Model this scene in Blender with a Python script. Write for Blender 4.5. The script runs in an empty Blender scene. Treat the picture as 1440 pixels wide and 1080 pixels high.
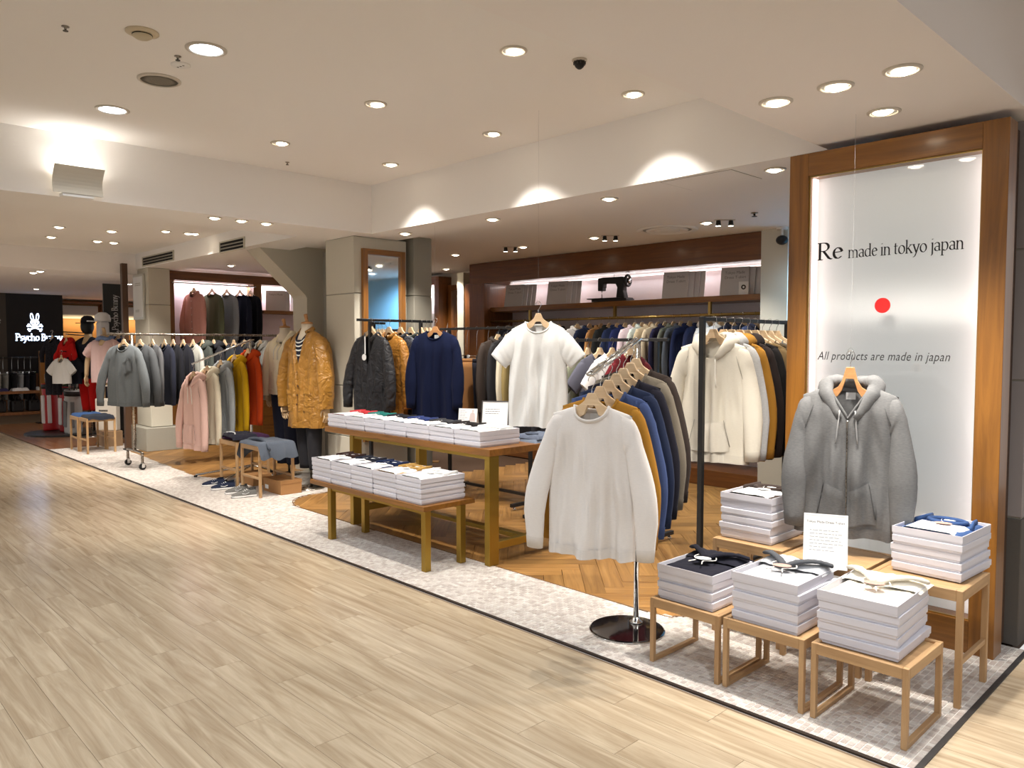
import bpy, bmesh, math, random
from mathutils import Vector, Matrix, noise
R = math.radians
PI = math.pi
rnd = random.Random(7)
SC = bpy.context.scene
COL = SC.collection

# ------------------------------------------------------------ camera, world, exposure
CAM_H, FPX, PITCH, YAW = 1.45, 1082.0, math.atan(55 / 1082.0), R(46.02)
cd = bpy.data.cameras.new('camera')
cd.sensor_width = 36
cd.lens = FPX / 1440 * 36
cd.clip_start, cd.clip_end = 0.05, 100
cam = bpy.data.objects.new('camera', cd)
cam.location = (0, 0, CAM_H)
cam.rotation_euler = (PI / 2 - PITCH, 0, YAW)
COL.objects.link(cam)
SC.camera = cam

WORLD = 0.55
w = bpy.data.worlds.new('mall_surroundings')
SC.world = w
w.use_nodes = True
bg = w.node_tree.nodes['Background']
bg.inputs[0].default_value = (1.0, 0.97, 0.94, 1)
bg.inputs[1].default_value = WORLD
SC.view_settings.view_transform = 'Standard'
SC.view_settings.look = 'None'
SC.view_settings.exposure = 0.52
SC.view_settings.gamma = 1
SC.view_settings.use_curve_mapping = False
SPOT_W = 66       # warm recessed downlights
LED_W = 40        # cool mall downlights
SHELF_W = 4       # tubes in the wall niches

# ------------------------------------------------------------ where a viewing line meets a real plane
_f = Vector((-math.sin(YAW) * math.cos(PITCH), math.cos(YAW) * math.cos(PITCH), -math.sin(PITCH)))
_r = Vector((math.cos(YAW), math.sin(YAW), 0))
_u = _r.cross(_f)
def _ray(px, py):
    return _f + _r * ((px - 720) / FPX) - _u * ((py - 540) / FPX)
def onz(px, py, z=0.0):
    d = _ray(px, py); return Vector((0, 0, CAM_H)) + d * ((z - CAM_H) / d.z)
def ony(px, py, y):
    d = _ray(px, py); return Vector((0, 0, CAM_H)) + d * (y / d.y)
def onx(px, py, x):
    d = _ray(px, py); return Vector((0, 0, CAM_H)) + d * (x / d.x)

# ------------------------------------------------------------ materials
def mk(name):
    m = bpy.data.materials.new(name); m.use_nodes = True
    nt = m.node_tree; return m, nt, nt.nodes['Principled BSDF'], nt.links
_sol = {}
def srgb(r, g, b):
    f = lambda c: (c / 255 / 12.92) if c <= 10 else ((c / 255 + .055) / 1.055) ** 2.4
    return (f(r), f(g), f(b), 1)
def solid(c, rough=.5, metal=0., spec=.5, bump=0., bscale=60., emit=0., coat=0.):
    key = (c, rough, metal, spec, bump, bscale, emit, coat)
    if key in _sol: return _sol[key]
    m, nt, b, L = mk('solid_%d_%d_%d' % c)
    b.inputs['Base Color'].default_value = srgb(*c)
    b.inputs['Roughness'].default_value = rough
    b.inputs['Metallic'].default_value = metal
    b.inputs['Specular IOR Level'].default_value = spec
    b.inputs['Coat Weight'].default_value = coat
    if emit:
        b.inputs['Emission Color'].default_value = srgb(*c); b.inputs['Emission Strength'].default_value = emit
    n = nt.nodes.new('ShaderNodeTexNoise'); n.inputs['Scale'].default_value = bscale
    tc = nt.nodes.new('ShaderNodeTexCoord'); L.new(tc.outputs['Object'], n.inputs['Vector'])
    if bump:
        bp = nt.nodes.new('ShaderNodeBump'); bp.inputs['Strength'].default_value = bump; bp.inputs['Distance'].default_value = .01
        L.new(n.outputs['Fac'], bp.inputs['Height']); L.new(bp.outputs['Normal'], b.inputs['Normal'])
    elif not emit:
        mr = nt.nodes.new('ShaderNodeMapRange'); mr.inputs['To Min'].default_value = max(0, rough - .06); mr.inputs['To Max'].default_value = min(1, rough + .06)
        L.new(n.outputs['Fac'], mr.inputs['Value']); L.new(mr.outputs['Result'], b.inputs['Roughness'])
    _sol[key] = m
    return m
def fabric(c, heather=0., rough=.95, spec=.15, fine=420., sheen=.03):
    key = ('fab', c, heather, rough, spec)
    if key in _sol: return _sol[key]
    m, nt, b, L = mk('fabric_%d_%d_%d' % c)
    b.inputs['Roughness'].default_value = rough
    b.inputs['Specular IOR Level'].default_value = spec
    b.inputs['Sheen Weight'].default_value = sheen
    b.inputs['Sheen Roughness'].default_value = .5
    tc = nt.nodes.new('ShaderNodeTexCoord')
    n = nt.nodes.new('ShaderNodeTexNoise'); n.inputs['Scale'].default_value = fine; n.inputs['Detail'].default_value = 3
    L.new(tc.outputs['Object'], n.inputs['Vector'])
    n2 = nt.nodes.new('ShaderNodeTexNoise'); n2.inputs['Scale'].default_value = 120; n2.inputs['Detail'].default_value = 5
    mp = nt.nodes.new('ShaderNodeMapping'); mp.inputs['Scale'].default_value = (.6, .6, 2.2)
    L.new(tc.outputs['Object'], mp.inputs['Vector']); L.new(mp.outputs['Vector'], n2.inputs['Vector'])
    mx = nt.nodes.new('ShaderNodeMix'); mx.data_type = 'RGBA'
    col = srgb(*c); k = .025 + heather
    mx.inputs['A'].default_value = tuple(x * (1 - k) for x in col[:3]) + (1,)
    mx.inputs['B'].default_value = tuple(min(1, x * (1 + k)) for x in col[:3]) + (1,)
    rp = nt.nodes.new('ShaderNodeMapRange'); rp.inputs['From Min'].default_value = .3; rp.inputs['From Max'].default_value = .7
    L.new(n2.outputs['Fac'], rp.inputs['Value']); L.new(rp.outputs['Result'], mx.inputs['Factor'])
    L.new(mx.outputs['Result'], b.inputs['Base Color'])
    bp = nt.nodes.new('ShaderNodeBump'); bp.inputs['Strength'].default_value = .25; bp.inputs['Distance'].default_value = .002
    L.new(n.outputs['Fac'], bp.inputs['Height']); L.new(bp.outputs['Normal'], b.inputs['Normal'])
    _sol[key] = m
    return m
def wood(name, c1, c2, axis='X', rough=.45, scale=1.0, coat=0., var=.0, coord='Object', streak=14.):
    m, nt, b, L = mk(name)
    tc = nt.nodes.new('ShaderNodeTexCoord'); oi = nt.nodes.new('ShaderNodeObjectInfo'); ge = nt.nodes.new('ShaderNodeNewGeometry')
    ad = nt.nodes.new('ShaderNodeMath'); ad.operation = 'ADD'
    L.new(oi.outputs['Random'], ad.inputs[0]); L.new(ge.outputs['Random Per Island'], ad.inputs[1])
    fr = nt.nodes.new('ShaderNodeMath'); fr.operation = 'FRACT'; L.new(ad.outputs[0], fr.inputs[0])
    of = nt.nodes.new('ShaderNodeMath'); of.operation = 'MULTIPLY'; of.inputs[1].default_value = 53.0; L.new(fr.outputs[0], of.inputs[0])
    va = nt.nodes.new('ShaderNodeVectorMath'); va.operation = 'ADD'
    src = tc.outputs['Object'] if coord == 'Object' else ge.outputs['Position']
    L.new(src, va.inputs[0]); L.new(of.outputs[0], va.inputs[1])
    mp = nt.nodes.new('ShaderNodeMapping')
    s = {'X': (.9, streak, streak), 'Y': (streak, .9, streak), 'Z': (streak, streak, .9)}[axis]
    mp.inputs['Scale'].default_value = tuple(q * scale for q in s)
    L.new(va.outputs[0], mp.inputs['Vector'])
    n1 = nt.nodes.new('ShaderNodeTexNoise'); n1.inputs['Scale'].default_value = 1.4; n1.inputs['Detail'].default_value = 7; n1.inputs['Distortion'].default_value = 1.1
    n1.inputs['Roughness'].default_value = .62
    L.new(mp.outputs['Vector'], n1.inputs['Vector'])
    mr = nt.nodes.new('ShaderNodeMapRange'); mr.inputs['From Min'].default_value = .32; mr.inputs['From Max'].default_value = .7
    L.new(n1.outputs['Fac'], mr.inputs['Value'])
    mx = nt.nodes.new('ShaderNodeMix'); mx.data_type = 'RGBA'
    mx.inputs['A'].default_value = srgb(*c1); mx.inputs['B'].default_value = srgb(*c2)
    L.new(mr.outputs['Result'], mx.inputs['Factor'])
    hs = nt.nodes.new('ShaderNodeHueSaturation')
    vr = nt.nodes.new('ShaderNodeMapRange'); vr.inputs['To Min'].default_value = 1 - var; vr.inputs['To Max'].default_value = 1 + var
    L.new(fr.outputs[0], vr.inputs['Value']); L.new(vr.outputs['Result'], hs.inputs['Value'])
    L.new(mx.outputs['Result'], hs.inputs['Color']); L.new(hs.outputs['Color'], b.inputs['Base Color'])
    b.inputs['Roughness'].default_value = rough
    b.inputs['Coat Weight'].default_value = coat; b.inputs['Coat Roughness'].default_value = .15
    bp = nt.nodes.new('ShaderNodeBump'); bp.inputs['Strength'].default_value = .12; bp.inputs['Distance'].default_value = .003
    L.new(n1.outputs['Fac'], bp.inputs['Height']); L.new(bp.outputs['Normal'], b.inputs['Normal'])
    return m
def tile_mat():
    m, nt, b, L = mk('mosaic_tile')
    oi = nt.nodes.new('ShaderNodeObjectInfo'); ge = nt.nodes.new('ShaderNodeNewGeometry')
    ad = nt.nodes.new('ShaderNodeMath'); ad.operation = 'ADD'; L.new(oi.outputs['Random'], ad.inputs[0]); L.new(ge.outputs['Random Per Island'], ad.inputs[1])
    fr = nt.nodes.new('ShaderNodeMath'); fr.operation = 'FRACT'; L.new(ad.outputs[0], fr.inputs[0])
    cr = nt.nodes.new('ShaderNodeValToRGB')
    e = cr.color_ramp.elements
    e[0].position = 0; e[0].color = srgb(186, 174, 166); e[1].position = 1; e[1].color = srgb(222, 217, 210)
    for p, c in ((.3, (200, 190, 183)), (.55, (208, 200, 192)), (.8, (215, 208, 200))):
        q = e.new(p); q.color = srgb(*c)
    L.new(fr.outputs[0], cr.inputs['Fac']); L.new(cr.outputs['Color'], b.inputs['Base Color'])
    b.inputs['Roughness'].default_value = .42
    return m
def glassy(name, tint=(1, 1, 1, 1), refl=.06):
    m = bpy.data.materials.new(name); m.use_nodes = True
    nt = m.node_tree; nt.nodes.clear(); L = nt.links
    o = nt.nodes.new('ShaderNodeOutputMaterial'); t = nt.nodes.new('ShaderNodeBsdfTransparent'); g = nt.nodes.new('ShaderNodeBsdfGlossy')
    t.inputs[0].default_value = tint; g.inputs['Roughness'].default_value = .02
    fz = nt.nodes.new('ShaderNodeFresnel'); fz.inputs[0].default_value = 1.45
    mx = nt.nodes.new('ShaderNodeMixShader')
    L.new(fz.outputs[0], mx.inputs[0]); L.new(t.outputs[0], mx.inputs[1]); L.new(g.outputs[0], mx.inputs[2]); L.new(mx.outputs[0], o.inputs[0])
    return m

PLASTER = solid((243, 239, 234), .85, bump=.04, bscale=30)
PLASTER2 = solid((243, 237, 232), .85, bump=.04, bscale=30)
COOLP = solid((222, 214, 222), .85)
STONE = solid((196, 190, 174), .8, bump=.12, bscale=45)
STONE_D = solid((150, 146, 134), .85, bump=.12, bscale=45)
GREYCOL = solid((150, 142, 140), .8, bump=.15, bscale=50)
GREYCOL_D = solid((92, 86, 80), .85, bump=.15, bscale=50)
OAK_X = wood('oak_along_x', (112, 70, 22), (152, 100, 36), 'X', .38, coat=.25)
OAK_Y = wood('oak_along_y', (112, 70, 22), (152, 100, 36), 'Y', .38, coat=.25)
OAK_Z = wood('oak_along_z', (112, 70, 22), (152, 100, 36), 'Z', .38, coat=.25)
OAKD_X = wood('dark_oak_along_x', (92, 52, 18), (126, 76, 28), 'X', .35, coat=.3)
OAKD_Z = wood('dark_oak_along_z', (92, 52, 18), (126, 76, 28), 'Z', .35, coat=.3)
OAKD_Y = wood('dark_oak_along_y', (92, 52, 18), (126, 76, 28), 'Y', .35, coat=.3)
BAMBOO_X = wood('bamboo_along_x', (162, 126, 86), (192, 156, 112), 'X', .5)
BAMBOO_Y = wood('bamboo_along_y', (162, 126, 86), (192, 156, 112), 'Y', .5)
BAMBOO_Z = wood('bamboo_along_z', (162, 126, 86), (192, 156, 112), 'Z', .5)
HANGW = wood('pale_hanger_wood', (205, 172, 132), (228, 200, 162), 'X', .45)
HANGB = wood('brown_hanger_wood', (176, 122, 74), (204, 152, 100), 'X', .45)
VINYL = wood('vinyl_plank', (166, 145, 117), (212, 194, 166), 'X', .24, var=.025, streak=13., coat=.12)
CHEV = wood('chevron_oak', (124, 86, 44), (174, 130, 74), 'X', .4, coat=.12, var=.2)
REDWOOD = wood('reddish_plank', (120, 78, 48), (152, 104, 66), 'X', .35, coat=.3, coord='Position')
TILE = tile_mat()
GROUT = solid((228, 224, 218), .9)
GOLD = solid((160, 130, 56), .34, metal=.85)
BRASS = solid((176, 146, 84), .3, metal=.9)
CHROME = solid((215, 215, 215), .12, metal=1.)
STEEL = solid((150, 142, 132), .28, metal=1.)
BLACKM = solid((22, 20, 19), .42)
BLACKP = solid((18, 18, 19), .5)
BOXW = solid((212, 210, 217), .6)
LIDW = solid((217, 215, 222), .58)
PAPER = solid((230, 230, 229), .7)
CARD = solid((168, 122, 74), .8)
WHITE = solid((238, 236, 232), .6)
NICHE = solid((232, 222, 226), .7)
GREYB = solid((150, 148, 144), .55)
INK = solid((20, 17, 16), .6)
INKG = solid((84, 82, 80), .7)
DARK = solid((14, 13, 13), .9)
LAMP = solid((255, 240, 214), .4, emit=14.)
LAMPC = solid((226, 238, 255), .4, emit=12.)
LEDSTRIP = solid((255, 238, 234), .4, emit=1.5)
SIGNGLOW = solid((214, 232, 255), .4, emit=2.6)
TRIMRING = solid((205, 196, 182), .4)

# ------------------------------------------------------------ mesh builder
class MB:
    def __init__(s): s.v, s.f = [], []
    def add(s, vs, fs):
        o = len(s.v); s.v += [tuple(p) for p in vs]; s.f += [tuple(i + o for i in q) for q in fs]; return s
    def box(s, x0, y0, z0, x1, y1, z1):
        return s.add([(x0, y0, z0), (x1, y0, z0), (x1, y1, z0), (x0, y1, z0), (x0, y0, z1), (x1, y0, z1), (x1, y1, z1), (x0, y1, z1)],
                     [(0, 3, 2, 1), (4, 5, 6, 7), (0, 1, 5, 4), (1, 2, 6, 5), (2, 3, 7, 6), (3, 0, 4, 7)])
    def tbox(s, x0, y0, z0, x1, y1, z1, t):   # tapered box: the bottom is t smaller on each side
        return s.add([(x0 + t, y0 + t, z0), (x1 - t, y0 + t, z0), (x1 - t, y1 - t, z0), (x0 + t, y1 - t, z0), (x0, y0, z1), (x1, y0, z1), (x1, y1, z1), (x0, y1, z1)],
                     [(0, 3, 2, 1), (4, 5, 6, 7), (0, 1, 5, 4), (1, 2, 6, 5), (2, 3, 7, 6), (3, 0, 4, 7)])
    def obox(s, mat, sx, sy, sz):
        vs = [mat @ Vector((a * sx / 2, b * sy / 2, c * sz / 2)) for c in (-1, 1) for b in (-1, 1) for a in (-1, 1)]
        return s.add(vs, [(0, 2, 3, 1), (4, 5, 7, 6), (0, 1, 5, 4), (1, 3, 7, 5), (3, 2, 6, 7), (2, 0, 4, 6)])
    def tube(s, pts, r, n=8, caps=True, closed=False, flat=None, up=None):
        pts = [Vector(p) for p in pts]; N = len(pts); rings = []
        prev = None
        for i, p in enumerate(pts):
            if closed: t = pts[(i + 1) % N] - pts[i - 1]
            else: t = pts[min(i + 1, N - 1)] - pts[max(i - 1, 0)]
            if t.length < 1e-9: t = Vector((0, 0, 1))
            t.normalize()
            a = Vector(up) if up else (prev if prev else (Vector((0, 0, 1)) if abs(t.z) < .9 else Vector((1, 0, 0))))
            a = a - t * a.dot(t)
            if a.length < 1e-6: a = t.orthogonal()
            a.normalize(); b = t.cross(a); prev = a
            ri = r[i] if isinstance(r, (list, tuple)) else r
            rb = ri * (flat if flat else 1)
            rings.append([p + a * (math.cos(2 * PI * k / n) * ri) + b * (math.sin(2 * PI * k / n) * rb) for k in range(n)])
        return s.rings(rings, caps, closed)
    def rings(s, rings, caps=True, closed=False):
        n = len(rings[0]); N = len(rings); vs = [q for g in rings for q in g]; fs = []
        for i in range(N if closed else N - 1):
            j = (i + 1) % N
            for k in range(n):
                l = (k + 1) % n
                fs.append((i * n + k, i * n + l, j * n + l, j * n + k))
        if caps and not closed:
            fs.append(tuple(range(n - 1, -1, -1))); fs.append(tuple((N - 1) * n + k for k in range(n)))
        return s.add(vs, fs)
    def lathe(s, prof, n=20, c=(0, 0, 0), caps=True):
        cx, cy, cz = c
        return s.rings([[(cx + r * math.cos(2 * PI * k / n), cy + r * math.sin(2 * PI * k / n), cz + z) for k in range(n)] for r, z in prof], caps)
    def grid(s, rows):
        n = len(rows[0]); vs = [q for g in rows for q in g]
        return s.add(vs, [(i * n + k, i * n + k + 1, (i + 1) * n + k + 1, (i + 1) * n + k) for i in range(len(rows) - 1) for k in range(n - 1)])
    def prism(s, out, y0, y1):                # outline in x, z
        n = len(out)
        vs = [(x, y0, z) for x, z in out] + [(x, y1, z) for x, z in out]
        return s.add(vs, [tuple(range(n)), tuple(range(2 * n - 1, n - 1, -1))] + [(i, i + n, (i + 1) % n + n, (i + 1) % n) for i in range(n)])
    def slab(s, out, z0, z1):                 # outline in x, y
        n = len(out)
        vs = [(x, y, z0) for x, y in out] + [(x, y, z1) for x, y in out]
        return s.add(vs, [tuple(range(n - 1, -1, -1)), tuple(range(n, 2 * n))] + [(i, (i + 1) % n, (i + 1) % n + n, i + n) for i in range(n)])
    def ell(s, c, rx, ry, rz, n=14, m=8):
        rg = []
        for i in range(m + 1):
            a = -PI / 2 + PI * i / m; q = max(math.cos(a), .02)
            rg.append([(c[0] + rx * q * math.cos(2 * PI * k / n), c[1] + ry * q * math.sin(2 * PI * k / n), c[2] + rz * math.sin(a)) for k in range(n)])
        return s.rings(rg)
    def xf(s, M):
        s.v = [tuple(M @ Vector(p)) for p in s.v]; return s
    def build(s, name, mat, parent=None, smooth=False, merge=False, bevel=0., seg=2, mats=None, fixn=True):
        me = bpy.data.meshes.new(name); me.from_pydata(s.v, [], s.f)
        if merge or fixn:
            bm = bmesh.new(); bm.from_mesh(me)
            if merge: bmesh.ops.remove_doubles(bm, verts=bm.verts, dist=2e-4)
            bmesh.ops.recalc_face_normals(bm, faces=bm.faces)
            bm.to_mesh(me); bm.free()
        if smooth: me.shade_smooth()
        me.materials.append(mat)
        o = bpy.data.objects.new(name, me); COL.objects.link(o)
        if parent: o.parent = parent
        if bevel:
            b = o.modifiers.new('bevel', 'BEVEL'); b.width = bevel; b.segments = seg; b.limit_method = 'ANGLE'; b.angle_limit = R(40)
        return o
def tag(o, label, cat, group=None, kind=None):
    o['label'] = label; o['category'] = cat
    if group: o['group'] = group
    if kind: o['kind'] = kind
    return o
def thing(name, label, cat, loc=(0, 0, 0), rz=0., group=None, kind=None):
    o = bpy.data.objects.new(name, None); COL.objects.link(o)
    o.empty_display_size = .05; o.location = loc; o.rotation_euler = (0, 0, rz)
    return tag(o, label, cat, group, kind)
def struct(name, mb, mat, label, cat, **k):
    return tag(mb.build(name, mat, **k), label, cat, kind='structure')
def copy_thing(o, label, loc=None, rz=None, recurse=True):
    c = o.copy(); COL.objects.link(c)
    if label: c['label'] = label
    if loc is not None: c.location = loc
    if rz is not None: c.rotation_euler = (0, 0, rz)
    def kids(a, b):
        for ch in list(a.children):
            d = ch.copy(); COL.objects.link(d); d.parent = b; kids(ch, d)
    kids(o, c)
    return c
def sm(t): t = max(0., min(1., t)); return t * t * (3 - 2 * t)
def nz(x, y, z): return noise.noise(Vector((x, y, z)))
def catmull(P, n):
    P = [Vector(p) for p in P]; Q = [P[0] * 2 - P[1]] + P + [P[-1] * 2 - P[-2]]; out = []; S = len(P) - 1
    for i in range(n + 1):
        t = i / n * S; k = min(int(t), S - 1); f = t - k; a, b, c, d = Q[k:k + 4]
        out.append(.5 * ((2 * b) + (c - a) * f + (2 * a - 5 * b + 4 * c - d) * f * f + (3 * b - a - 3 * c + d) * f ** 3))
    return out
def lin(V, n):
    out = []
    for i in range(n + 1):
        t = i / n * (len(V) - 1); k = min(int(t), len(V) - 2); out.append(V[k] + (V[k + 1] - V[k]) * (t - k))
    return out
ORD = ['', 'first', 'second', 'third', 'fourth', 'fifth', 'sixth', 'seventh', 'eighth', 'ninth', 'tenth', 'eleventh', 'twelfth', 'thirteenth', 'fourteenth', 'fifteenth',
       'sixteenth', 'seventeenth', 'eighteenth', 'nineteenth', 'twentieth'] + ['twenty-' + a for a in ('first', 'second', 'third', 'fourth', 'fifth', 'sixth', 'seventh', 'eighth', 'ninth')] + ['thirtieth']
# ============================================================ THE SETTING
# ---- floors
floor = struct('floor', MB().box(-22, -5, -.08, 7, 2.72, -.004).box(-.885, 2.72, -.08, 7, 9, -.004), solid((120, 100, 78), .8),
               'pale oak vinyl plank floor of the mall aisle', 'floor')
PL, PW = .92, .148
pm = MB().box(0, 0, -.004, PL - .0016, PW - .0014, 0)
plank0 = pm.build('plank', VINYL, floor, bevel=0)
cand = []
j = 0
y = 2.70 - PW
while y > -1.2:
    off = (j * .37) % 1 * PL
    for i in range(26):
        x = 1.2 - i * PL - off
        cx, cy = x + PL / 2, y + PW / 2
        d = (Vector((cx, cy, 0)) - Vector((0, 0, CAM_H)))
        q = d.dot(_f)
        if q < .6: continue
        px, py = 720 + FPX * d.dot(_r) / q, 540 - FPX * d.dot(_u) / q
        if -420 < px < 1700 and py < 1500: cand.append((q, x, y))
    y -= PW; j += 1
yy = 2.70
while yy < 6:
    for i in range(3):
        x = -.868 + i * PL
        d = (Vector((x + .4, yy, 0)) - Vector((0, 0, CAM_H))); q = d.dot(_f)
        if 720 + FPX * d.dot(_r) / q < 1800: cand.append((q, x, yy))
    yy += PW
cand.sort()
first = True
rest = MB()
for n, (q, x, y) in enumerate(cand):
    if n < 300:
        if first: o = plank0; first = False
        else: o = plank0.copy(); COL.objects.link(o)
        o.location = (x, y, 0)
    else: rest.box(x, y, -.004, x + PL - .0016, y + PW - .0014, 0)
o = rest.build('plank_field', VINYL, floor, fixn=False); o['kind'] = 'stuff'

# ---- mosaic border: polygon of the wood inlay and the tiles around it
WOOD_R = [(-2.0, 7.6), (-2.06, 4.4), (-2.08, 4.0), (-2.13, 3.72), (-2.2, 3.55), (-2.3, 3.44), (-2.45, 3.39), (-3.7, 3.375), (-6.1, 3.36), (-6.3, 3.37), (-6.45, 3.42),
          (-6.57, 3.5), (-6.65, 3.62), (-6.69, 3.78), (-6.67, 3.95), (-6.6, 4.08), (-6.4, 4.3), (-6.4, 7.6)]
WOOD_L = [(-11.2, 3.5), (-9.7, 3.41), (-8.75, 3.36), (-8.45, 3.37), (-8.25, 3.45), (-8.12, 3.6), (-8.05, 3.8), (-8.0, 4.6), (-8.0, 5.6), (-11.2, 5.6)]
def inside(x, y, P):
    r = False; n = len(P)
    for i in range(n):
        x1, y1 = P[i]; x2, y2 = P[i - 1]
        if (y1 > y) != (y2 > y) and x < (x2 - x1) * (y - y1) / (y2 - y1) + x1: r = not r
    return r
# grout bed: one plate with the two wood outlines cut away, cut into strips
gb = MB()
def grout_cell(x0, y0, x1, y1): gb.add([(x0, y0, 0), (x1, y0, 0), (x1, y1, 0), (x0, y1, 0)], [(0, 1, 2, 3)])
TP = .0255
x0g, y0g = -12.1, 2.742
nx, ny = int((-.889 - x0g) / TP), int((5.0 - y0g) / TP)
x0g = -.889 - nx * TP
tiles = []
runs = {}
for jy in range(ny):
    cy = y0g + (jy + .5) * TP
    start = None
    for ix in range(nx + 1):
        cx = x0g + (ix + .5) * TP
        ok = ix < nx and (cy < 4.25 or (-8.1 < cx < -6.4)) and not inside(cx, cy, WOOD_R) and not inside(cx, cy, WOOD_L) and not (cx < -8.1 and cy > 3.62 and cx > -11.0) and not (cx > -6.3 and cx < -2.3 and cy > 3.6)
        if ok:
            if start is None: start = ix
            tiles.append((cx, cy))
        elif start is not None:
            grout_cell(x0g + start * TP, y0g + jy * TP, x0g + ix * TP, y0g + (jy + 1) * TP); start = None
mosaic = struct('floor', gb, GROUT, 'off-white mosaic tile border around the shop floor', 'floor', fixn=False)
tiles.sort(key=lambda t: (Vector((t[0], t[1], 0)) - Vector((0, 0, CAM_H))).dot(_f))
h = TP * .5 - .0016
tm = MB().add([(-h, -h, 0), (h, -h, 0), (h, h, 0), (-h, h, 0), (-h + .001, -h + .001, .002), (h - .001, -h + .001, .002), (h - .001, h - .001, .002), (-h + .001, h - .001, .002)],
              [(4, 5, 6, 7), (0, 1, 5, 4), (1, 2, 6, 5), (2, 3, 7, 6), (3, 0, 4, 7)])
t0 = tm.build('tile', TILE, mosaic, fixn=False)
field = MB()
for n, (cx, cy) in enumerate(tiles):
    if n < 300:
        o = t0
        if n: o = t0.copy(); COL.objects.link(o)
        o.location = (cx, cy, 0)
    else:
        b = len(field.v)
        field.v += [(vx + cx, vy + cy, vz + rnd.uniform(-.0003, .0003)) for vx, vy, vz in tm.v]
        field.f += [tuple(i + b for i in q) for q in tm.f]
o = field.build('tile_field', TILE, mosaic, fixn=False); o['kind'] = 'stuff'

# ---- chevron parquet (herringbone blocks laid at 45 degrees)
sub = struct('floor', MB().box(-11.3, 3.3, -.06, -.95, 8.2, -.012), solid((70, 46, 24), .8), 'honey oak herringbone parquet inside the shop', 'floor')
CL, CW = .60, .12
cm = MB().box(0, 0, -.012, CL - .0022, CW - .0022, -.002)
c0 = cm.build('parquet_block', CHEV, sub)
pc = []
o45 = Vector((-4.5, 5.0))
ca, sa = math.cos(PI / 4), math.sin(PI / 4)
for a in range(-60, 60):
    for b in range(-8, 9):
        for vert in (0, 1):
            lx, ly = a * CW + b * 2 * CL, a * CW
            if vert: lx, ly, rot = lx, ly, PI / 2         # vertical block occupies [-W,0] x [0,L]
            else: rot = 0
            mx_, my_ = (lx + CL / 2, ly + CW / 2) if not vert else (lx - CW / 2, ly + CL / 2)
            wx, wy = o45.x + mx_ * ca - my_ * sa, o45.y + mx_ * sa + my_ * ca
            if not (-11.2 < wx < -1.0 and 3.0 < wy < 8.0): continue
            if not any(inside(wx + dx, wy + dy, P) for P in (WOOD_R, WOOD_L) for dx in (-.3, 0, .3) for dy in (-.3, 0, .3)): continue
            ox, oy = o45.x + lx * ca - ly * sa, o45.y + lx * sa + ly * ca
            q = (Vector((wx, wy, 0)) - Vector((0, 0, CAM_H))).dot(_f)
            pc.append((q, ox, oy, PI / 4 + rot, wx, wy))
pc.sort()
fields = {}
for n, (q, ox, oy, rot, wx, wy) in enumerate(pc):
    if n < 300:
        o = c0
        if n: o = c0.copy(); COL.objects.link(o)
        o.location = (ox, oy, 0); o.rotation_euler = (0, 0, rot)
    else:
        mb = fields.setdefault(round(rot, 3), MB())
        M = Matrix.Rotation(-rot, 3, 'Z') @ Vector((ox, oy, 0))
        mb.box(M.x, M.y, -.012, M.x + CL - .0022, M.y + CW - .0022, -.002)
for rot, mb in fields.items():
    o = mb.build('parquet_field', CHEV, sub, fixn=False); o.rotation_euler = (0, 0, rot); o['kind'] = 'stuff'
# thin dark strips edging the mosaic and the inlay
tr = MB(); tr.box(-12.12, 2.722, -.004, -.872, 2.741, .004)
struct('trim_1', tr, solid((48, 38, 32), .5), 'thin dark metal strip between aisle floor and mosaic border', 'trim')
struct('trim_2', MB().box(-.889, 2.741, -.004, -.868, 4.6, .004), solid((52, 50, 50), .5), 'dark metal strip along the short right edge of the mosaic', 'trim')
tb = MB()
tb.tube([(x, y, .001) for x, y in catmull([(p[0], p[1], 0) for p in WOOD_R[1:16]], 70) for x, y in [(x, y)]] if False else [(p.x, p.y, .0015) for p in catmull([(a, b, 0) for a, b in WOOD_R[1:16]], 70)], .004, 5)
struct('trim_3', tb, solid((110, 78, 40), .5), 'slim brown edge strip curving around the parquet inlay', 'trim')
# neighbouring shop floor
nf = struct('floor', MB().box(-22, 2.741, -.05, -12.121, 9, -.002).add([(-12.13, 4.25, -.002), (-11, 4.25, -.002), (-11, 9, -.002), (-12.13, 9, -.002)], [(0, 1, 2, 3)]), REDWOOD,
            'reddish brown plank floor of the neighbouring shop', 'floor')
npl = MB()
for j in range(14):
    yy = 2.745 + j * .13
    npl.box(-19.5, yy, -.002, -12.13, yy + .127, .001)
for j in range(14):
    yy = 2.745 + j * .13
    p = MB().box(-16.4 if j % 2 else -17.2, yy, -.002, -12.135, yy + .127, .001).build('plank', REDWOOD, nf)

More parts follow.
